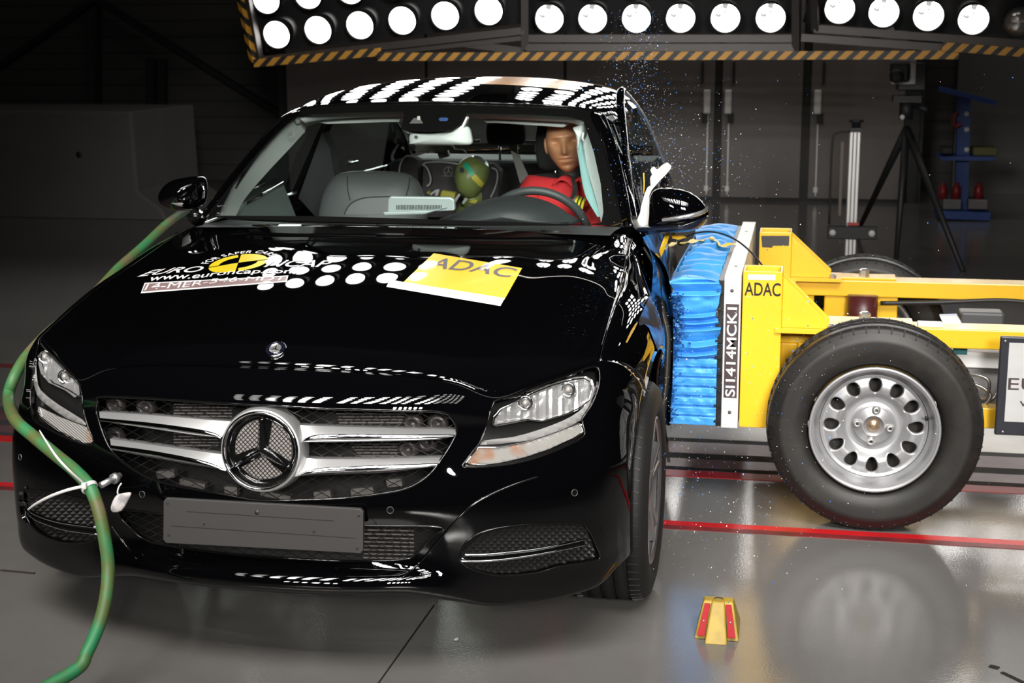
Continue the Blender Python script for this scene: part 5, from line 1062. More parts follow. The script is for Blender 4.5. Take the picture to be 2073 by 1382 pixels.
def honeycomb(name, za, zb, upper):
    b = MB(); nz, nx = (170 if upper else 150), 26; rows = []
    for i in range(nz+1):
        z = za+(zb-za)*i/nz; r = []
        for j in range(nx+1):
            s = j/nx; xr = 1.034+(.012*vn(z*22, 7) if upper else 0); x = xl(z)*(1-s)+xr*s; sag = (-.006*math.sin(s*math.pi)*(1-(z-za)/(zb-za))+.012*(s-.5)) if upper else 0
            r.append(V(x, face_y(s, z, upper), z+sag))
        rows.append(r)
    b.sheet(rows)
    b.sheet([[rows[i][0] for i in range(0, nz+1, 2)], [rows[i][0]+V(-.015+.02*hr.random(), .5, 0) for i in range(0, nz+1, 2)], [rows[i][0]+V(-.02*hr.random(), Y1-Y0-.02, 0) for i in range(0, nz+1, 2)]])
    b.sheet([rows[0], [p+V(0, Y1-Y0, 0) for p in rows[0]]])
    if upper:
        ny = 110; top = []
        for k in range(ny+1):
            t = k/ny; y = rows[-1][0].y+(Y1-Y0)*t; r = []
            for j in range(nx+1):
                p = rows[-1][j]; s = j/nx; wv = .013*math.sin(y*46+1.6*vn(s*2, y*3)*2+s*1.5)+.008*vn2(s*4, y*16)
                r.append(V(p.x+.03*vn(y*3, 2)*(1-s)+.02*t*(1-s), y, .797+wv*(.3+.7*(1-abs(2*t-1)**4))+.012*math.sin(math.pi*s)))
            top.append(r)
        b.sheet([rows[-1]]+top)
    return b.build(name, M_blue, TR)
honeycomb('honeycomb_lower', .302, .540, False); honeycomb('honeycomb_upper', .540, .797, True)
# crushed foil shreds at the contact edge
M_shred = mat('blue_foil_shreds', (.035, .14, .38), .3, .4)
b = MB(); r_ = random.Random(21)
for k in range(1100):
    z = r_.uniform(.305, .76); x = .868+.016*r_.gauss(0, 1)+.022*sst(.5, .6, z); y = r_.uniform(.70, .745); d = V(r_.uniform(-1, 1), r_.uniform(-1, 1), r_.uniform(-1, 1)).normalized(); e = d.orthogonal().normalized(); L = r_.uniform(.003, .013); c = V(x, y, z)
    b.add([c-d*L, c+e*L*.5, c+d*L, c-e*L*.4+V(0, -.002, 0)], [(0, 1, 2), (0, 2, 3)])
b.build('foil_shreds', M_shred, TR)['kind'] = 'stuff'
b = MB(); b.box((1.042, (Y0+Y1)/2+.005, .55), (.018, Y1-Y0-.01, .50))
for k in range(9): b.box((1.038, Y0+.003, .32+.055*k), (.022, .014, .008))
b.build('spacer_strip', M_blackplastic, TR)
BP = MB().box((1.080, (Y0+Y1)/2, .5575), (.056, Y1-Y0, .521)).build('backing_plate', M_plw, TR, bevel=.003)
b = MB()
for u, v in ((1482, 588), (1477, 834)): b.lathe([(.006, 0), (.006, -.002), (.0001, -.002)], at(u, v, Y=Y0-.0005), (0, 1, 0), 12)
for yy in (.95, 1.9): b.lathe([(.006, 0), (.006, .001), (.0001, .001)], (1.08, yy, .8182), (0, 0, 1), 12)
b.build('screw_hole', mat('screw_dark', (.08, .075, .07), .5), BP)
lbx0, lbx1, lz0, lz1 = 1.057, 1.1045, at(1480, 806, Y=Y0).z, at(1480, 614, Y=Y0).z
MB().box(((lbx0+lbx1)/2, Y0-.0006, (lz0+lz1)/2), (lbx1-lbx0, .0012, lz1-lz0)).build('test_label', M_white, BP)
LBF = MB().box(((lbx0+lbx1)/2, Y0-.0012, (lz0+lz1)/2), (lbx1-lbx0-.003, .0012, lz1-lz0-.003)).build('label_field', M_labd, BP)
def wtext(name, s, o, ex, ey, w, h, mt, parent, bold=False, lift=None, depth=0):
    vs, fs_, (xa, xb, ya, yb) = text_mesh(s, 1., 0, bold); o, ex, ey = Vector(o), Vector(ex), Vector(ey)
    b = MB(); b.add([o+ex*((x-xa)/(xb-xa)*w)+ey*((y-ya)/(yb-ya)*h) for x, y, z in vs], fs_); return b.build(name, mt, parent)
wtext('lettering', 'SI1414MCK1', (lbx1-.008, Y0-.0022, lz0+.007), (0, 0, 1), (-1, 0, 0), (lz1-lz0)-.020, .032, M_white, BP, True)
# columns
def column(x0, x1, y0, y1, z0, z1, name='upright'):
    b = MB(); t = .008
    b.box(((x0+x1)/2, y0+t/2, (z0+z1)/2), (x1-x0, t, z1-z0)).box(((x0+x1)/2, y1-t/2, (z0+z1)/2), (x1-x0, t, z1-z0)).box((x0+t/2, (y0+y1)/2, (z0+z1)/2), (t, y1-y0-2*t, z1-z0)).box((x1-t/2, (y0+y1)/2, (z0+z1)/2), (t, y1-y0-2*t, z1-z0)); b.box(((x0+x1)/2, (y0+y1)/2, z0+.1), (x1-x0-.02, y1-y0-.02, .01))
    return b.build(name, M_tyel, TR, bevel=.003)
C1 = column(1.112, 1.242, .76, .90, .297, .832); C2 = column(1.134, 1.262, 1.85, 1.99, .30, .824)
p0 = at(1507, 598, Y=.758); p1 = at(1580, 598, Y=.758)
wtext('lettering', 'ADAC', (p0.x, .7585, p0.z), (1, 0, 0), (0, 0, 1), p1.x-p0.x, at(1507, 571, Y=.758).z-p0.z, M_blk, C1, True)
q0, q1 = at(1514, 566, Y=.758), at(1570, 556, Y=.758); MB().box(((q0.x+q1.x)/2, .7592, (q0.z+q1.z)/2), (q1.x-q0.x, .0012, q1.z-q0.z)).build('name_plate', mat('faded_label', (.80, .62, .45), .5), C1)
q = [at(u, v, Y=1.849) for u, v in ((1541, 477), (1598, 477), (1597, 497), (1565, 497), (1563, 501), (1543, 500))]; MB().prism(q, (0, -.0015, 0)).build('black_tape', mat('black_tape', (.03, .03, .03), .5), C2)
def gusset(x0, y, zt, x1, zb):
    for yy in (y, y+.11): MB().prism([(x0, yy, zb), (x1, yy, zb), (x1, yy, zb+.018), (x0, yy, zt)], (0, .012, 0)).build('gusset', M_tyel, TR, bevel=.002)
    MB().box(((x0+x1)/2+.01, y+.06, zb-.007), (x1-x0+.06, .17, .014)).build('foot_plate', M_tyel, TR)
    b = MB(); b.lathe([(.013, 0), (.013, .014), (.007, .014), (.007, .02)], (x1+.005, y-.012, zb), (0, 0, 1), 6, smooth=False); b.build('bolt', M_zinc, TR)
gusset(1.242, .775, .815, 1.40, .642); gusset(1.262, 1.865, .81, 1.425, .642)
def rail(y0, y1, name): return MB().box((1.86, (y0+y1)/2, .598), (1.30, y1-y0, .066)).build(name, M_tyel, TR, bevel=.004)
rail(.90, 1.02, 'side_rail'); rail(1.88, 2.0, 'side_rail')
for y in (.96, 1.94): MB().box((1.46, y, .637), (.44, .11, .012)).build('rail_plate', M_tyel, TR, bevel=.003)
for x, y in ((1.555, 1.93), (1.52, .95)): b = MB(); b.lathe([(.02, 0), (.02, .024), (.012, .03)], (x, y, .643), (0, 0, 1), 6, smooth=False); b.build('bolt', M_zinc, TR)
for x0, x1 in ((1.40, 1.50), (1.60, 1.69)): MB().box(((x0+x1)/2, 1.935, .46), (x1-x0, .08, .21)).build('rail_post', M_tyel, TR, bevel=.006)
for x0, x1 in ((1.24, 1.30), (1.25, 1.36)): MB().box(((x0+x1)/2, .93 if x0 < 1.245 else 1.93, .45), (x1-x0, .06, .23)).build('rail_post', M_tyel, TR, bevel=.006)
MB().box((1.44, .93, .545), (.14, .05, .07)).build('rail_bracket', M_tyel, TR, bevel=.004)
MB().cyl((1.55, 1.85, .40), (1.55, 1.85, .575), .06, 24).build('damper', mat('dark_red_enamel', (.06, .012, .012), .35), TR)
MB().box((1.86, 1.93, .375), (1.3, .07, .07)).build('lower_rail', M_tyel, TR, bevel=.004); MB().box((1.90, .87, .345), (1.26, .07, .07)).build('lower_rail', M_tyel, TR, bevel=.004)
for x in (1.25, 2.42): MB().box((x, 1.42, .60), (.07, .95, .066)).build('cross_beam', M_tyel, TR, bevel=.004)
MB().box((1.19, 1.37, .45), (.03, .95, .26)).build('back_web', M_tyel, TR)
b = MB(); b.cyl((1.55, .78, .345), (1.55, 2.12, .345), .035, 16); b.build('axle', mat('axle_black', (.03, .03, .03), .5, .4), TR)
MB().box((1.98, 1.02, .42), (.40, .06, .17)).build('battery_box', mat('box_silver', (.42, .42, .43), .35, .5), TR, bevel=.01)
MB().box((1.98, 1.62, .50), (.16, .10, .14)).build('control_box', mat('box_grey', (.06, .06, .065), .5), TR, bevel=.01)
EB = MB().box((1.93, 1.0, .515), (.34, .08, .055)).build('electronics_box', mat('box_white', (.70, .70, .69), .5), TR, bevel=.004)
for x in (1.84, 1.99): MB().box((x, .965, .545), (.045, .02, .022)).build('connector', mat('teal_connector', (.01, .14, .15), .45), EB)
M_hose = mat('cable_black', (.012, .012, .012), .5); M_steelb = mat('braided_hose', (.35, .35, .34), .3, .8)
for L, r, mt in (([(1.83, .98, .49), (1.86, .93, .42), (1.92, .90, .40), (1.93, .90, .46), (1.87, .92, .47), (1.85, .92, .41), (1.95, .95, .38), (1.99, .98, .49)], .006, M_steelb), ([(1.84, .96, .43), (1.90, .90, .37), (1.94, .90, .41), (1.88, .92, .44), (1.80, .95, .40)], .006, M_steelb), ([(1.62, 1.86, .545), (1.85, 1.86, .555), (2.1, 1.86, .57), (2.25, 1.84, .55), (2.33, 1.82, .48)], .009, M_hose)):
    MB().tube(L, r, 8, sub=6).build('hydraulic_hose', mt, TR)
MB().tube([(1.26, .86, .50), (1.34, .86, .50)], .018, 10).build('brake_plug', M_hose, TR); MB().tube([(1.30, .88, .52), (1.36, .87, .49), (1.42, .88, .53)], .008, 8, sub=5).build('hydraulic_hose', M_hose, TR)
q = [at(u, v, Y=1.0) for u, v in ((1902, 639), (1937, 638), (1950, 660), (1912, 660))]; MB().prism(q, (0, .01, .004)).build('clear_cover', mat('clear_sheet', (.55, .6, .68), .15, .2), TR)
MB().box((1.735, .95, .637), (.08, .05, .012)).build('sensor_block', mat('sensor_white', (.7, .7, .68), .5), TR, bevel=.002)
# sign
SG = MB().box((2.26, .76, .476), (.64, .02, .328)).build('sign_frame', mat('sign_frame_black', (.012, .013, .02), .4), TR, bevel=.004)
MB().box((2.26, .7495, .490), (.585, .003, .262)).build('sign_panel', mat('sign_white', (.48, .48, .475), .5, noise=(12, (.43, .43, .425), .4, .7)), SG)
wtext('lettering', 'EURO NCAP', (1.972, .7465, .466), (1, 0, 0), (0, 0, 1), .47, .040, M_labd, SG); wtext('lettering', 'www.euroncap.com', (2.012, .7465, .404), (1, 0, 0), (0, 0, 1), (.40), .026, M_labd, SG)
for x, z in ((1.955, .626), (1.965, .324)): MB().lathe([(.004, 0), (.004, -.0015), (.0001, -.002)], (x, .7495, z), (0, 1, 0), 10).build('screw', M_zinc, SG)
# wire and yellow film over the honeycomb
MB().tube([at(u, v, Y=y) for u, v, y in ((1372, 492, 1.25), (1400, 474, 1.2), (1440, 469, 1.15), (1480, 480, 1.1), (1515, 505, 1.0), (1546, 540, .90))], .0032, 6, sub=6).build('sensor_wire', M_hose, TR)
b = MB(); ln = [at(u, v, Z=.822+.006*math.sin(u*.2)) for u, v in ((1352, 499), (1370, 493), (1392, 490), (1415, 488), (1436, 482), (1452, 490), (1462, 498), (1490, 494))]; ln = cr(ln, 4); b.sheet([[p+V(0, -.02-.012*math.sin(i*.9), .003*math.sin(i*1.7)) for i, p in enumerate(ln)], [p+V(0, .0, .012*math.sin(i*.8)) for i, p in enumerate(ln)], [p+V(0, .03+.012*math.sin(i*.7), 0) for i, p in enumerate(ln)]]); b.build('yellow_film', mat('yellow_film', (.78, .58, .10), .4), TR)
# wheels
M_steelw = mat('wheel_silver', (.40, .40, .41), .38, .65); M_twall = mat('tyre_sidewall', (.010, .009, .0082), .5, spec=.45, noise=(16, (.020, .0165, .0135), .45, .75))
def trolley_wheel(c):
    c = Vector(c); T = put('wheel', bpy.data.meshes.new('wheel'), None, TR); A_ = V(0, -1, 0); R0 = .345; w = .10
    prof = [(.212, -w*.7), (.222, -w*.88), (.25, -w*1.0), (.29, -w*1.03), (.318, -w*.95), (.333, -w*.84), (.340, -w*.74)]
    for g_ in (-.45, 0, .45): prof += [(R0-.001, w*(g_-.05)), (R0-.008, w*(g_-.035)), (R0-.008, w*(g_+.035)), (R0-.001, w*(g_+.05))]
    prof += [(.340, w*.74), (.333, w*.84), (.329, w*.865), (.326, w*.885), (.318, w*.95), (.305, w*1.01), (.303, w*1.025), (.29, w*1.03), (.262, w*1.02), (.25, w*1.0), (.232, w*.95), (.222, w*.88), (.212, w*.7)]
    b = MB(); b.lathe(prof, c, A_, 96, cap=False); TY = b.build('tyre', M_twall, T)
    b = MB(); n = 52
    for k in range(n):
        a = 2*math.pi*k/n; q = V(math.cos(a), 0, math.sin(a)); t_ = V(-math.sin(a), 0, math.cos(a))
        for s in (1, -1): b.bar(c+q*.3405-V(0, s*w*.76, 0), c+q*.322-V(0, s*w*.935, 0), .0035, .0042, up=tuple(t_))
    b.build('shoulder_grooves', M_seal, TY)['kind'] = 'stuff'
    b = MB()
    for g_ in (-.22, .22):
        b.tube([c+V(math.cos(a), 0, math.sin(a))*(R0-.0008)+V(0, w*(g_+(.05 if i % 2 else -.05)), 0) for i, a in enumerate(np.linspace(0, 2*math.pi, 120, endpoint=False))], .0035, 4, closed=True, smooth=False)
    b.build('tread_groove', M_seal, TY)
    b = MB(); b.lathe([(.196, -.06), (.198, .05), (.202, .070), (.2075, .080), (.2095, .086), (.207, .092), (.200, .091), (.194, .082), (.189, .070), (.186, .058), (.184, .046), (.176, .040), (.1735, .030), (.1725, .012)], c, A_, 72, cap=False); RM = b.build('rim', M_steelw, T)
    # disc with twelve holes
    nr, nt = 40, 288; rr = np.linspace(.172, .034, nr+1)
    def h(r): return .006+.028*sst(.085, .125, r)*(1-.35*sst(.13, .172, r))+.012*(1-sst(.05, .075, r))+.018*sst(.160, .172, r)*.3
    def inhole(r, t):
        k = round(t/(math.pi/6)-.0); dt = (t-k*math.pi/6); return ((r-.134)/.0265)**2+abs(dt*r/(.0205+.18*(r-.134)))**2.4
    bm = bmesh.new(); G = []
    for r in rr: G.append([bm.verts.new((r, 2*math.pi*j/nt, 0)) for j in range(nt+1)])
    for i in range(nr):
        for j in range(nt):
            cr_, ct = (rr[i]+rr[i+1])/2, 2*math.pi*(j+.5)/nt
            if inhole(cr_, ct) > 1: bm.faces.new((G[i][j], G[i][j+1], G[i+1][j+1], G[i+1][j]))
    bmesh.ops.delete(bm, geom=[v for v in bm.verts if not v.link_faces], context='VERTS')
    hv = [v for v in bm.verts if v.is_boundary and .10 < v.co.x < .166 and 0.001 < v.co.y < 2*math.pi-.001 or (v.is_boundary and .10 < v.co.x < .166 and inhole(v.co.x, v.co.y) < 1.6)]
    for v in hv:
        k = round(v.co.y/(math.pi/6)); s_ = 1
        for _ in range(12):
            f = inhole(0.134+(v.co.x-.134)*s_, k*math.pi/6+(v.co.y-k*math.pi/6)*s_); s_ *= (1/f)**.25 if f > 1e-6 else 1.2
        v.co.x = 0.134+(v.co.x-.134)*s_; v.co.y = k*math.pi/6+(v.co.y-k*math.pi/6)*s_
    hset = set(hv); ed = [e for e in bm.edges if e.is_boundary and e.verts[0] in hset and e.verts[1] in hset]
    ex = bmesh.ops.extrude_edge_only(bm, edges=ed); newv = {g for g in ex['geom'] if isinstance(g, bmesh.types.BMVert)}
    for v in bm.verts:
        r, t = v.co.x, v.co.y; d = h(r)-(.010 if v in newv else 0)
        if v in newv: k = round(t/(math.pi/6)); r = 0.134+(r-.134)*.88; t = k*math.pi/6+(t-k*math.pi/6)*.88
        v.co = c+V(r*math.sin(t), 0, r*math.cos(t))+A_*d
    bmesh.ops.remove_doubles(bm, verts=bm.verts, dist=1e-5)
    for f in bm.faces: f.smooth = True
    bmesh.ops.recalc_face_normals(bm, faces=bm.faces); me = bpy.data.meshes.new('wheel_disc'); bm.to_mesh(me); bm.free(); DI = put('wheel_disc', me, M_steelw, T)
    b = MB(); b.lathe([(.064, .016), (.060, .023), (.040, .024), (.036, .030), (.032, .030), (.030, .018), (.0001, .018)], c, A_, 40, cap=False); b.build('hub_ring', M_steelw, DI)
    b = MB(); b.ball(c+A_*.018, (.022, .016, .022), 18); b.build('hub_cap', mat('bronze_cap', (.42, .30, .20), .3, .8), DI)
    for k in range(4):
        a = math.pi/2*k+.12; p = c+V(.053*math.sin(a), 0, .053*math.cos(a)); b = MB(); b.lathe([(.0145, .018), (.0145, .028), (.0105, .029), (.0105, .038), (.0055, .039), (.0055, .030)], p, A_, 12, cap=False); b.build('wheel_bolt', M_zinc, DI)
    b = MB(); b.tube([c+V(.163, 0, .028)+A_*.02, c+V(.166, 0, .035)+A_*.05, c+V(.160, 0, .045)+A_*.065], .0045, 8); b.build('valve', M_seal, DI)
    b = MB(); b.lathe([(.19, -.05), (.0001, -.05)], c, A_, 32, cap=False); b.build('brake_drum', mat('drum_dark', (.03, .026, .022), .7), T)
for x, y in ((1.55, .70), (1.57, 2.20)): trolley_wheel((x, y, .345))
# ------------------------------------------------------------------ green hose along the car, cable ties, tag, road stud
def hosemat():
    m = mat('green_hose_jacket', (.02, .17, .06), .5); N, Lk = nodes(m); t = N.new('ShaderNodeTexCoord'); n = N.new('ShaderNodeTexNoise'); n.inputs['Scale'].default_value = 9; n.inputs['Detail'].default_value = 7
    r = N.new('ShaderNodeValToRGB'); e = r.color_ramp.elements; e[0].position = .38; e[0].color = (.022, .20, .075, 1); e[1].position = .56; e[1].color = (.09, .115, .03, 1); k = e.new(.66); k.color = (.15, .12, .07, 1)
    Lk.new(t.outputs['Object'], n.inputs[0]); Lk.new(n.outputs['Fac'], r.inputs[0]); Lk.new(r.outputs[0], N['Principled BSDF'].inputs['Base Color']); return m
hx = [(410, 405), (385, 421), (340, 452), (290, 499), (240, 543), (200, 586), (150, 632), (105, 668), (80, 692), (50, 726), (27, 767), (17, 806)]
hp = [(30, 848, -.64), (70, 885, -.72), (112, 920, -.78), (150, 951, -.84), (181, 985, -.885), (199, 1030, -.90), (212, 1090, -.91), (219, 1150, -.92), (214, 1210, -.95), (200, 1265, -.98), (176, 1320, -1.02), (150, 1358, -1.06)]
HP = [at(u, v, X=-.905) for u, v in hx]+[at(u, v, Y=y) for u, v, y in hp]; last = HP[-1]; HP += [V(last.x-.10, last.y-.14, .06), V(last.x-.22, last.y-.30, .018), V(last.x-.6, last.y-.7, .018), V(-2.2, -2.6, .018)]
HS = tag(MB().tube(HP, .0165, 14, sub=6).build('hose', hosemat()), 'thick green stained hose tied along the car and hanging down to the floor', 'hose')
M_tie = mat('white_nylon', (.68, .67, .65), .45)
tie = thing('cable_tie', 'white cable tie with two long tails binding the green hose to the towing eye', 'cable tie', at(180, 985, Y=-.90))
b = MB(); b.lathe([(.0185, -.006), (.021, -.004), (.021, .004), (.0185, .006)], at(181, 986, Y=-.885), HP[17]-HP[15], 20, cap=False); b.build('loop', M_tie, tie)
b = MB(); b.box(at(171, 983, Y=-.905), (.013, .013, .016)); b.build('tie_head', M_tie, tie, bevel=.003)
def ribbon(L, w, name, par):
    P = cr(L, 6); n = len(P); b = MB(); rows = [[], []]
    for i, p in enumerate(P):
        t = (P[min(i+1, n-1)]-P[max(i-1, 0)]).normalized(); s = t.cross(V(0, -1, .2)).normalized()*w*(1-.5*(i/n)**3); rows[0].append(p+s); rows[1].append(p-s)
    b.sheet(rows); return b.build(name, M_tie, par, solid=.0015)
ribbon([at(u, v, Y=y) for u, v, y in ((168, 984, -.905), (135, 992, -.91), (100, 1005, -.89), (72, 1020, -.85), (56, 1032, -.80))], .0038, 'tail', tie)
ribbon([at(u, v, Y=y) for u, v, y in ((168, 977, -.905), (140, 952, -.93), (115, 925, -.93), (96, 897, -.90), (80, 871, -.86))], .0032, 'tail', tie)
tg = tag(MB().build('paper_tag', None) if False else inflate([at(u, v, Y=-.885) for u, v in ((224, 1027), (229, 1012), (236, 1002), (247, 998), (262, 996), (266, 1000), (256, 1020), (246, 1034), (228, 1037))], (0, -.006, .001), 4, .5, 2).build('paper_tag', mat('torn_tag_white', (.52, .49, .48), .7, noise=(60, (.30, .28, .28), .45, .6))), 'small torn whitish tag hanging from the towing eye beside the green hose', 'tag')
MB().tube([at(u, v, Y=-.88) for u, v in ((240, 1003), (238, 995), (241, 985), (246, 978))], .0022, 5, sub=4).build('tag_string', M_tie, tg)
# road stud
sx0 = V(1.108, -.335, 0); RD_ = thing('road_stud', 'small yellow plastic floor stud with two red reflectors in front of the trolley wheel', 'road stud', sx0)
M_sty = mat('stud_yellow', (.36, .24, .018), .5, noise=(25, (.26, .17, .02), .4, .7)); M_str = mat('stud_red_reflector', (.30, .006, .010), .5, spec=.2, bump=(420, .5, .002))
def tp(x, t): return V(sx0.x+x*(1-.34*t), sx0.y-.045+.075*t, .0+.088*t)       # the sloped face: x at the foot, t up the slope
b = MB(); f0, f1 = [tp(-.060, .08), tp(.060, .08), tp(.060, 1), tp(-.060, 1)], None
b.add([V(sx0.x-.060, sx0.y-.03, 0), V(sx0.x+.060, sx0.y-.03, 0), tp(.060, 1), tp(-.060, 1), V(sx0.x-.058, sx0.y+.13, 0), V(sx0.x+.058, sx0.y+.13, 0), V(sx0.x+.04, sx0.y+.065, .088), V(sx0.x-.04, sx0.y+.065, .088)], [(0, 1, 2, 3), (3, 2, 6, 7), (7, 6, 5, 4), (0, 3, 7, 4), (1, 5, 6, 2), (0, 4, 5, 1)]); b.build('body', M_sty, RD_, bevel=.004)
b = MB(); b.add([V(sx0.x-.030, sx0.y-.062, 0), V(sx0.x+.030, sx0.y-.062, 0), tp(.017*1.5, 1)+V(0, -.010, .003), tp(-.017*1.5, 1)+V(0, -.010, .003), V(sx0.x-.030, sx0.y, 0), V(sx0.x+.030, sx0.y, 0), tp(.025, 1)+V(0, .03, 0), tp(-.025, 1)+V(0, .03, 0)], [(0, 1, 2, 3), (3, 2, 6, 7), (0, 3, 7, 4), (1, 5, 6, 2), (0, 4, 5, 1), (7, 6, 5, 4)]); b.build('middle_rib', M_sty, RD_, bevel=.004)
for s in (-1, 1):
    n_ = V(0, -.088, .075).normalized()*.004; q = [tp(s*.033, .13), tp(s*.054, .13), tp(s*.052, .93), tp(s*.030, .93)]; o = MB().prism([p+n_*.2 for p in q], n_*1.2+V(0, -.004, 0)).build('reflector', M_str, RD_, bevel=.0015)
    MB().ball(tp(s*.043, .5)+V(0, -.010, .004), .003, 8).build('rivet', M_zinc, RD_)
b = MB(); b.lathe([(.013, .0), (.013, .002), (.0001, .001)], V(sx0.x, sx0.y+.045, .0875), (0, 0, 1), 16); b.build('fixing_hole', mat('hole_brown', (.10, .07, .02), .7), RD_)
# marks on the floor
M_scuff = mat('black_scuff', (.01, .01, .01), .7)
for k, L in enumerate((((2003, 1347), (2022, 1352)), ((2028, 1360), (2095, 1392)))):
    a, c = at(*L[0], Z=.001), at(*L[1], Z=.001); b = MB(); b.bar(a, c, .012 if k else .018, .0015); tag(b.build('tape_scrap', M_scuff), ('short', 'long')[k]+' black tape scrap on the floor at the lower right corner', 'tape', 'black tape scraps on the floor')
a, c = at(2, 1154, Z=.002), at(70, 1160, Z=.002); tag(MB().bar(a, c, .008, .004).build('thin_strip', mat('strip_dark', (.03, .022, .018), .6)), 'thin dark strip lying on the floor left of the bumper', 'strip')
# ------------------------------------------------------------------ background: post, camera on tripod, tool trolley, block
M_alup = mat('aluminium_profile', (.62, .61, .60), .4, .6); M_bk = mat('matt_black', (.014, .014, .015), .55); M_wdisc = mat('white_disc', (.75, .74, .72), .5)
PO = thing('profile_post', 'upright aluminium profile post with a black crossplate behind the trolley', 'post', (1.65, 6.5, 0))
b = MB(); b.box((1.655, 6.5, .475), (.078, .06, .95)); b.build('profile', M_alup, PO, bevel=.006)
for dx in (-.013, .013): MB().box((1.655+dx, 6.468, .475), (.007, .008, .94)).build('profile_slot', mat('slot_grey', (.12, .12, .12), .6), PO)
b = MB(); b.box((1.66, 6.5, .967), (.09, .07, .02)); b.lathe([(.03, 0), (.03, .05), (.05, .055), (.05, .07)], (1.66, 6.5, .96), (0, 0, 1), 16); b.build('top_knob', M_bk, PO)
cp = MB().box((1.66, 6.45, .245), (.34, .05, .09)).build('cross_plate', M_bk, PO, bevel=.006)
for x in (1.525, 1.795): MB().cyl((x, 6.42, .245), (x, 6.428, .245), .022, 20).build('white_target', M_wdisc, cp)
MB().box((1.665, 6.42, .31), (.08, .01, .02)).build('red_marker', mat('marker_red', (.45, .03, .02), .5), cp)
b = MB(); b.tube([(1.62, 6.47, .95), (1.53, 6.46, .94), (1.50, 6.45, .85), (1.50, 6.45, .3)], .008, 6, sub=5); b.build('cable', M_bk, PO); MB().box((1.57, 6.5, .62), (.02, .05, .52)).build('side_rod', mat('rod_brown', (.12, .09, .07), .5), PO)
CT = thing('film_camera', 'black high-speed camera with a white front plate on a tall black tripod', 'camera', (2.01, 7.2, 0))
b = MB(); b.box((2.005, 7.14, 1.345), (.175, .02, .175)); FPL = b.build('front_plate', mat('plate_white', (.55, .54, .54), .5), CT, bevel=.006)
b = MB(); b.box((1.975, 7.10, 1.345), (.14, .07, .14)); b.cyl((1.95, 7.0, 1.315), (1.95, 7.09, 1.325), .05, 20); b.build('lens', M_bk, CT, bevel=.02); MB().box((2.07, 7.3, 1.31), (.20, .26, .20)).build('camera_body', M_bk, CT, bevel=.01)
b = MB(); b.box((2.04, 7.22, 1.15), (.20, .2, .05)); b.cyl((2.04, 7.2, 1.0), (2.04, 7.2, 1.14), .05, 16); b.tube([(2.1, 7.2, 1.1), (2.19, 7.15, 1.07)], .02, 8); b.build('tripod_head', M_bk, CT)
MB().cyl((2.01, 7.14, 1.02), (2.01, 7.12, 1.02), .018, 12).build('level', M_wdisc, CT)
apex = V(2.05, 7.2, .93)
for f_ in ((1.762, 8.3, 0), (2.42, 6.35, 0), (2.0, 6.9, 0)):
    e = V(*f_); MB().tube([apex, apex*.55+e*.45, e], [.032, .026, .018], 10).build('leg', M_bk, CT)
MB().cyl(apex-V(0, 0, .55), apex, .022, 12).build('centre_column', M_bk, CT)
TT = thing('tool_trolley', 'blue tool trolley with slanted top, tools and crates by the back wall', 'tool trolley', (2.72, 9.6, 0))
M_bl = mat('workshop_blue', (.012, .05, .24), .45); P = lambda u, v, y=9.6: at(u, v, Y=y)
MB().bar(P(1951, 195), P(1945, 425), .11, .11, up=(0, 1, 0)).build('mast', M_bl, TT); b = MB(); b.bar(P(1905, 180), P(2010, 207), .5, .04); b.build('slanted_top', M_bl, TT); b = MB(); b.bar(P(1900, 317), P(2008, 317), .45, .035); b.build('tray', M_bl, TT); b = MB(); b.bar(P(1895, 428), P(1998, 432), .5, .07); b.build('base', M_bl, TT)
for u in (1903, 1985): MB().cyl(P(u, 440, 9.55)-V(.02, 0, 0), P(u, 440, 9.55)+V(.02, 0, 0), .06, 16).build('castor', M_bk, TT)
for v in (230, 262, 303): MB().cyl(P(1957, v, 9.53), P(1957, v, 9.52), .022, 12).build('bolt', M_wdisc, TT)
b = MB(); b.tube([P(1938, 228, 9.5), P(1930, 240, 9.5), P(1935, 256, 9.5), P(1945, 250, 9.5)], .02, 8, sub=5); tag(b.build('red_cable', mat('cable_red', (.22, .02, .02), .5)), 'red cable coil hanging on the blue tool trolley mast', 'cable')
for nm, L, mt, lb in (('tool_case', ((1902, 309), (1925, 296)), M_bk, 'black tool case on the left of the tool trolley tray'), ('tool_case', ((1965, 312), (2015, 296)), mat('case_olive', (.10, .10, .02), .5), 'dark yellowish tool case on the right of the tool trolley tray'), ('crate', ((1905, 419), (1942, 400)), mat('crate_grey', (.16, .15, .15), .6), 'grey crate on the left of the tool trolley base'), ('crate', ((1955, 419), (1995, 400)), mat('crate_grey_b', (.15, .14, .14), .6), 'grey crate on the right of the tool trolley base')):
    a, c = P(*L[0]), P(*L[1]); tag(MB().box(((a.x+c.x)/2, 9.55, (a.z+c.z)/2), (c.x-a.x, .3, abs(c.z-a.z))).build(nm, mt, bevel=.01), lb, nm.replace('_', ' '))
for u, lb in ((1908, 'red spray can in the left crate of the tool trolley'), (1935, 'red spray can between the two crates of the tool trolley'), (1980, 'red spray can in the right crate of the tool trolley')):
    a = P(u, 402, 9.5); o = tag(MB().lathe([(.04, 0), (.04, .10), (.02, .12), (.02, .14)], a, (0, 0, 1), 14).build('spray_can', mat('can_red', (.25, .02, .02), .4)), lb, 'can', 'red cans on the tool trolley')
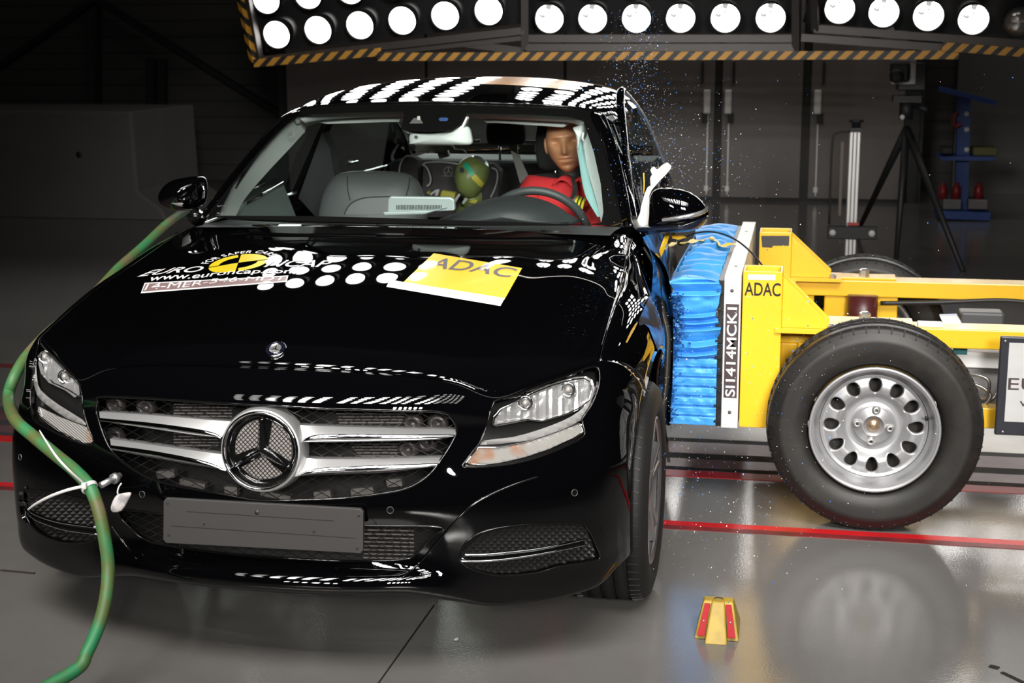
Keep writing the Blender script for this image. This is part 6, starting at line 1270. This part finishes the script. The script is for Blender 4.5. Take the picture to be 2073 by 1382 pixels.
BK = tag(MB().prism([(-9.6, 8.3, 0), (-4.35, 8.3, 0), (-4.40, 8.3, .10), (-4.62, 8.3, .25), (-4.64, 8.3, .98), (-9.6, 8.3, .98)], (0, 1.4, 0)).build('crash_block', mat('pale_block', (.13, .124, .12), .8, noise=(1.5, (.11, .105, .10), .4, .7)), bevel=.02), 'big pale concrete crash block at the far left', 'block')
MB().lathe([(.03, 0), (.03, -.004), (.0001, -.004)], at(160, 313, Y=8.299), (0, 1, 0), 16).build('anchor_hole', M_bk, BK)
MB().box((2.85, 11.5, 1.35), (.05, .9, 2.7)) and tag(MB().box((3.6, 11.9, 1.5), (1.5, .1, 3.0)).build('trim_16', mat('light_wall_panel', (.12, .12, .115), .7)), kind='structure')
# ------------------------------------------------------------------ flying chips of paint and foil
M_cb = mat('chip_blue', (.03, .20, .62), .35, .2); M_cw = mat('chip_white', (.8, .8, .78), .4)
rc = random.Random(5)
def chipmesh(sz, mt, k):
    r = random.Random(k); n = 5; vs = [V(math.cos(2*math.pi*i/n)*sz*r.uniform(.5, 1), math.sin(2*math.pi*i/n)*sz*r.uniform(.4, .9), r.uniform(-.15, .15)*sz) for i in range(n)]
    b = MB(); t = V(0, 0, sz*.18); b.prism(vs, t); me = b.mesh('chip'); me.materials.append(mt); return me
CM = [(chipmesh(s, m_, i), m_) for i, (s, m_) in enumerate([(.0030, M_cb), (.0042, M_cb), (.0024, M_cb), (.0026, M_cw), (.0034, M_cw), (.0020, M_cw)])]
def chip_at():
    q = rc.random()
    if q < .46: u, v = rc.gauss(1290, 34)+0, rc.uniform(20, 430); u += (v-200)*-.02; y = rc.uniform(.5, 1.6)
    elif q < .60: u, v = 1330+abs(rc.gauss(0, 95)), rc.gauss(330, 70); y = rc.uniform(.4, 1.4)
    elif q < .90: u, v = 1340+abs(rc.gauss(0, 190)), rc.uniform(600, 1240); y = rc.uniform(.0, .58)
    else: u, v = rc.gauss(1450, 200), rc.uniform(150, 1250); y = rc.uniform(-.4, .55)
    u = max(1180, min(2050, u)); v = max(4, min(1370, v)); p = at(u, v, Y=y); return p if p.z > .02 else None
n = 0
while n < 300:
    p = chip_at()
    if p is None: continue
    me, m_ = CM[rc.choice([0, 0, 1, 2, 3, 4, 5])]; o = bpy.data.objects.new('flying_chip', me); COL.objects.link(o); o.location = p; o.rotation_euler = (rc.uniform(0, 6), rc.uniform(0, 6), rc.uniform(0, 6)); bl = m_ is M_cb
    tag(o, 'tiny blue paint chip flying beside the struck side of the car' if bl else 'tiny whitish chip flying beside the struck side of the car', 'chip', 'blue chips in the air' if bl else 'white chips in the air'); n += 1
for nm, mt, cnt, lb in (('flying_dust', M_cb, 1500, 'cloud of the finest blue chips beside the struck side of the car'), ('flying_dust', M_cw, 1500, 'cloud of the finest pale dust beside the struck side of the car')):
    b = MB(); k = 0
    while k < cnt:
        p = chip_at()
        if p is None: continue
        s = rc.uniform(.0005, .0013); d = V(rc.gauss(0, 1), rc.gauss(0, 1), rc.gauss(0, 1)).normalized(); e = d.orthogonal().normalized(); f_ = d.cross(e)
        b.add([p+d*s*1.6, p+e*s, p-d*s*1.6, p-e*s, p+f_*s*.6], [(0, 1, 4), (1, 2, 4), (2, 3, 4), (3, 0, 4), (0, 3, 2, 1)]); k += 1
    tag(b.build(nm, mt), lb, 'dust', kind='stuff')
for u, v, s, lb in ((925, 1294, .008, 'pale chip lying on the floor in front of the bumper'),):
    tag(MB().prism([at(u, v, Z=.002)+V(math.cos(a)*s*(1 if i % 2 else .5), math.sin(a)*s, 0) for i, a in enumerate(np.linspace(0, 6.28, 6)[:-1])], (0, 0, .003)).build('floor_chip', M_cw), lb, 'chip')
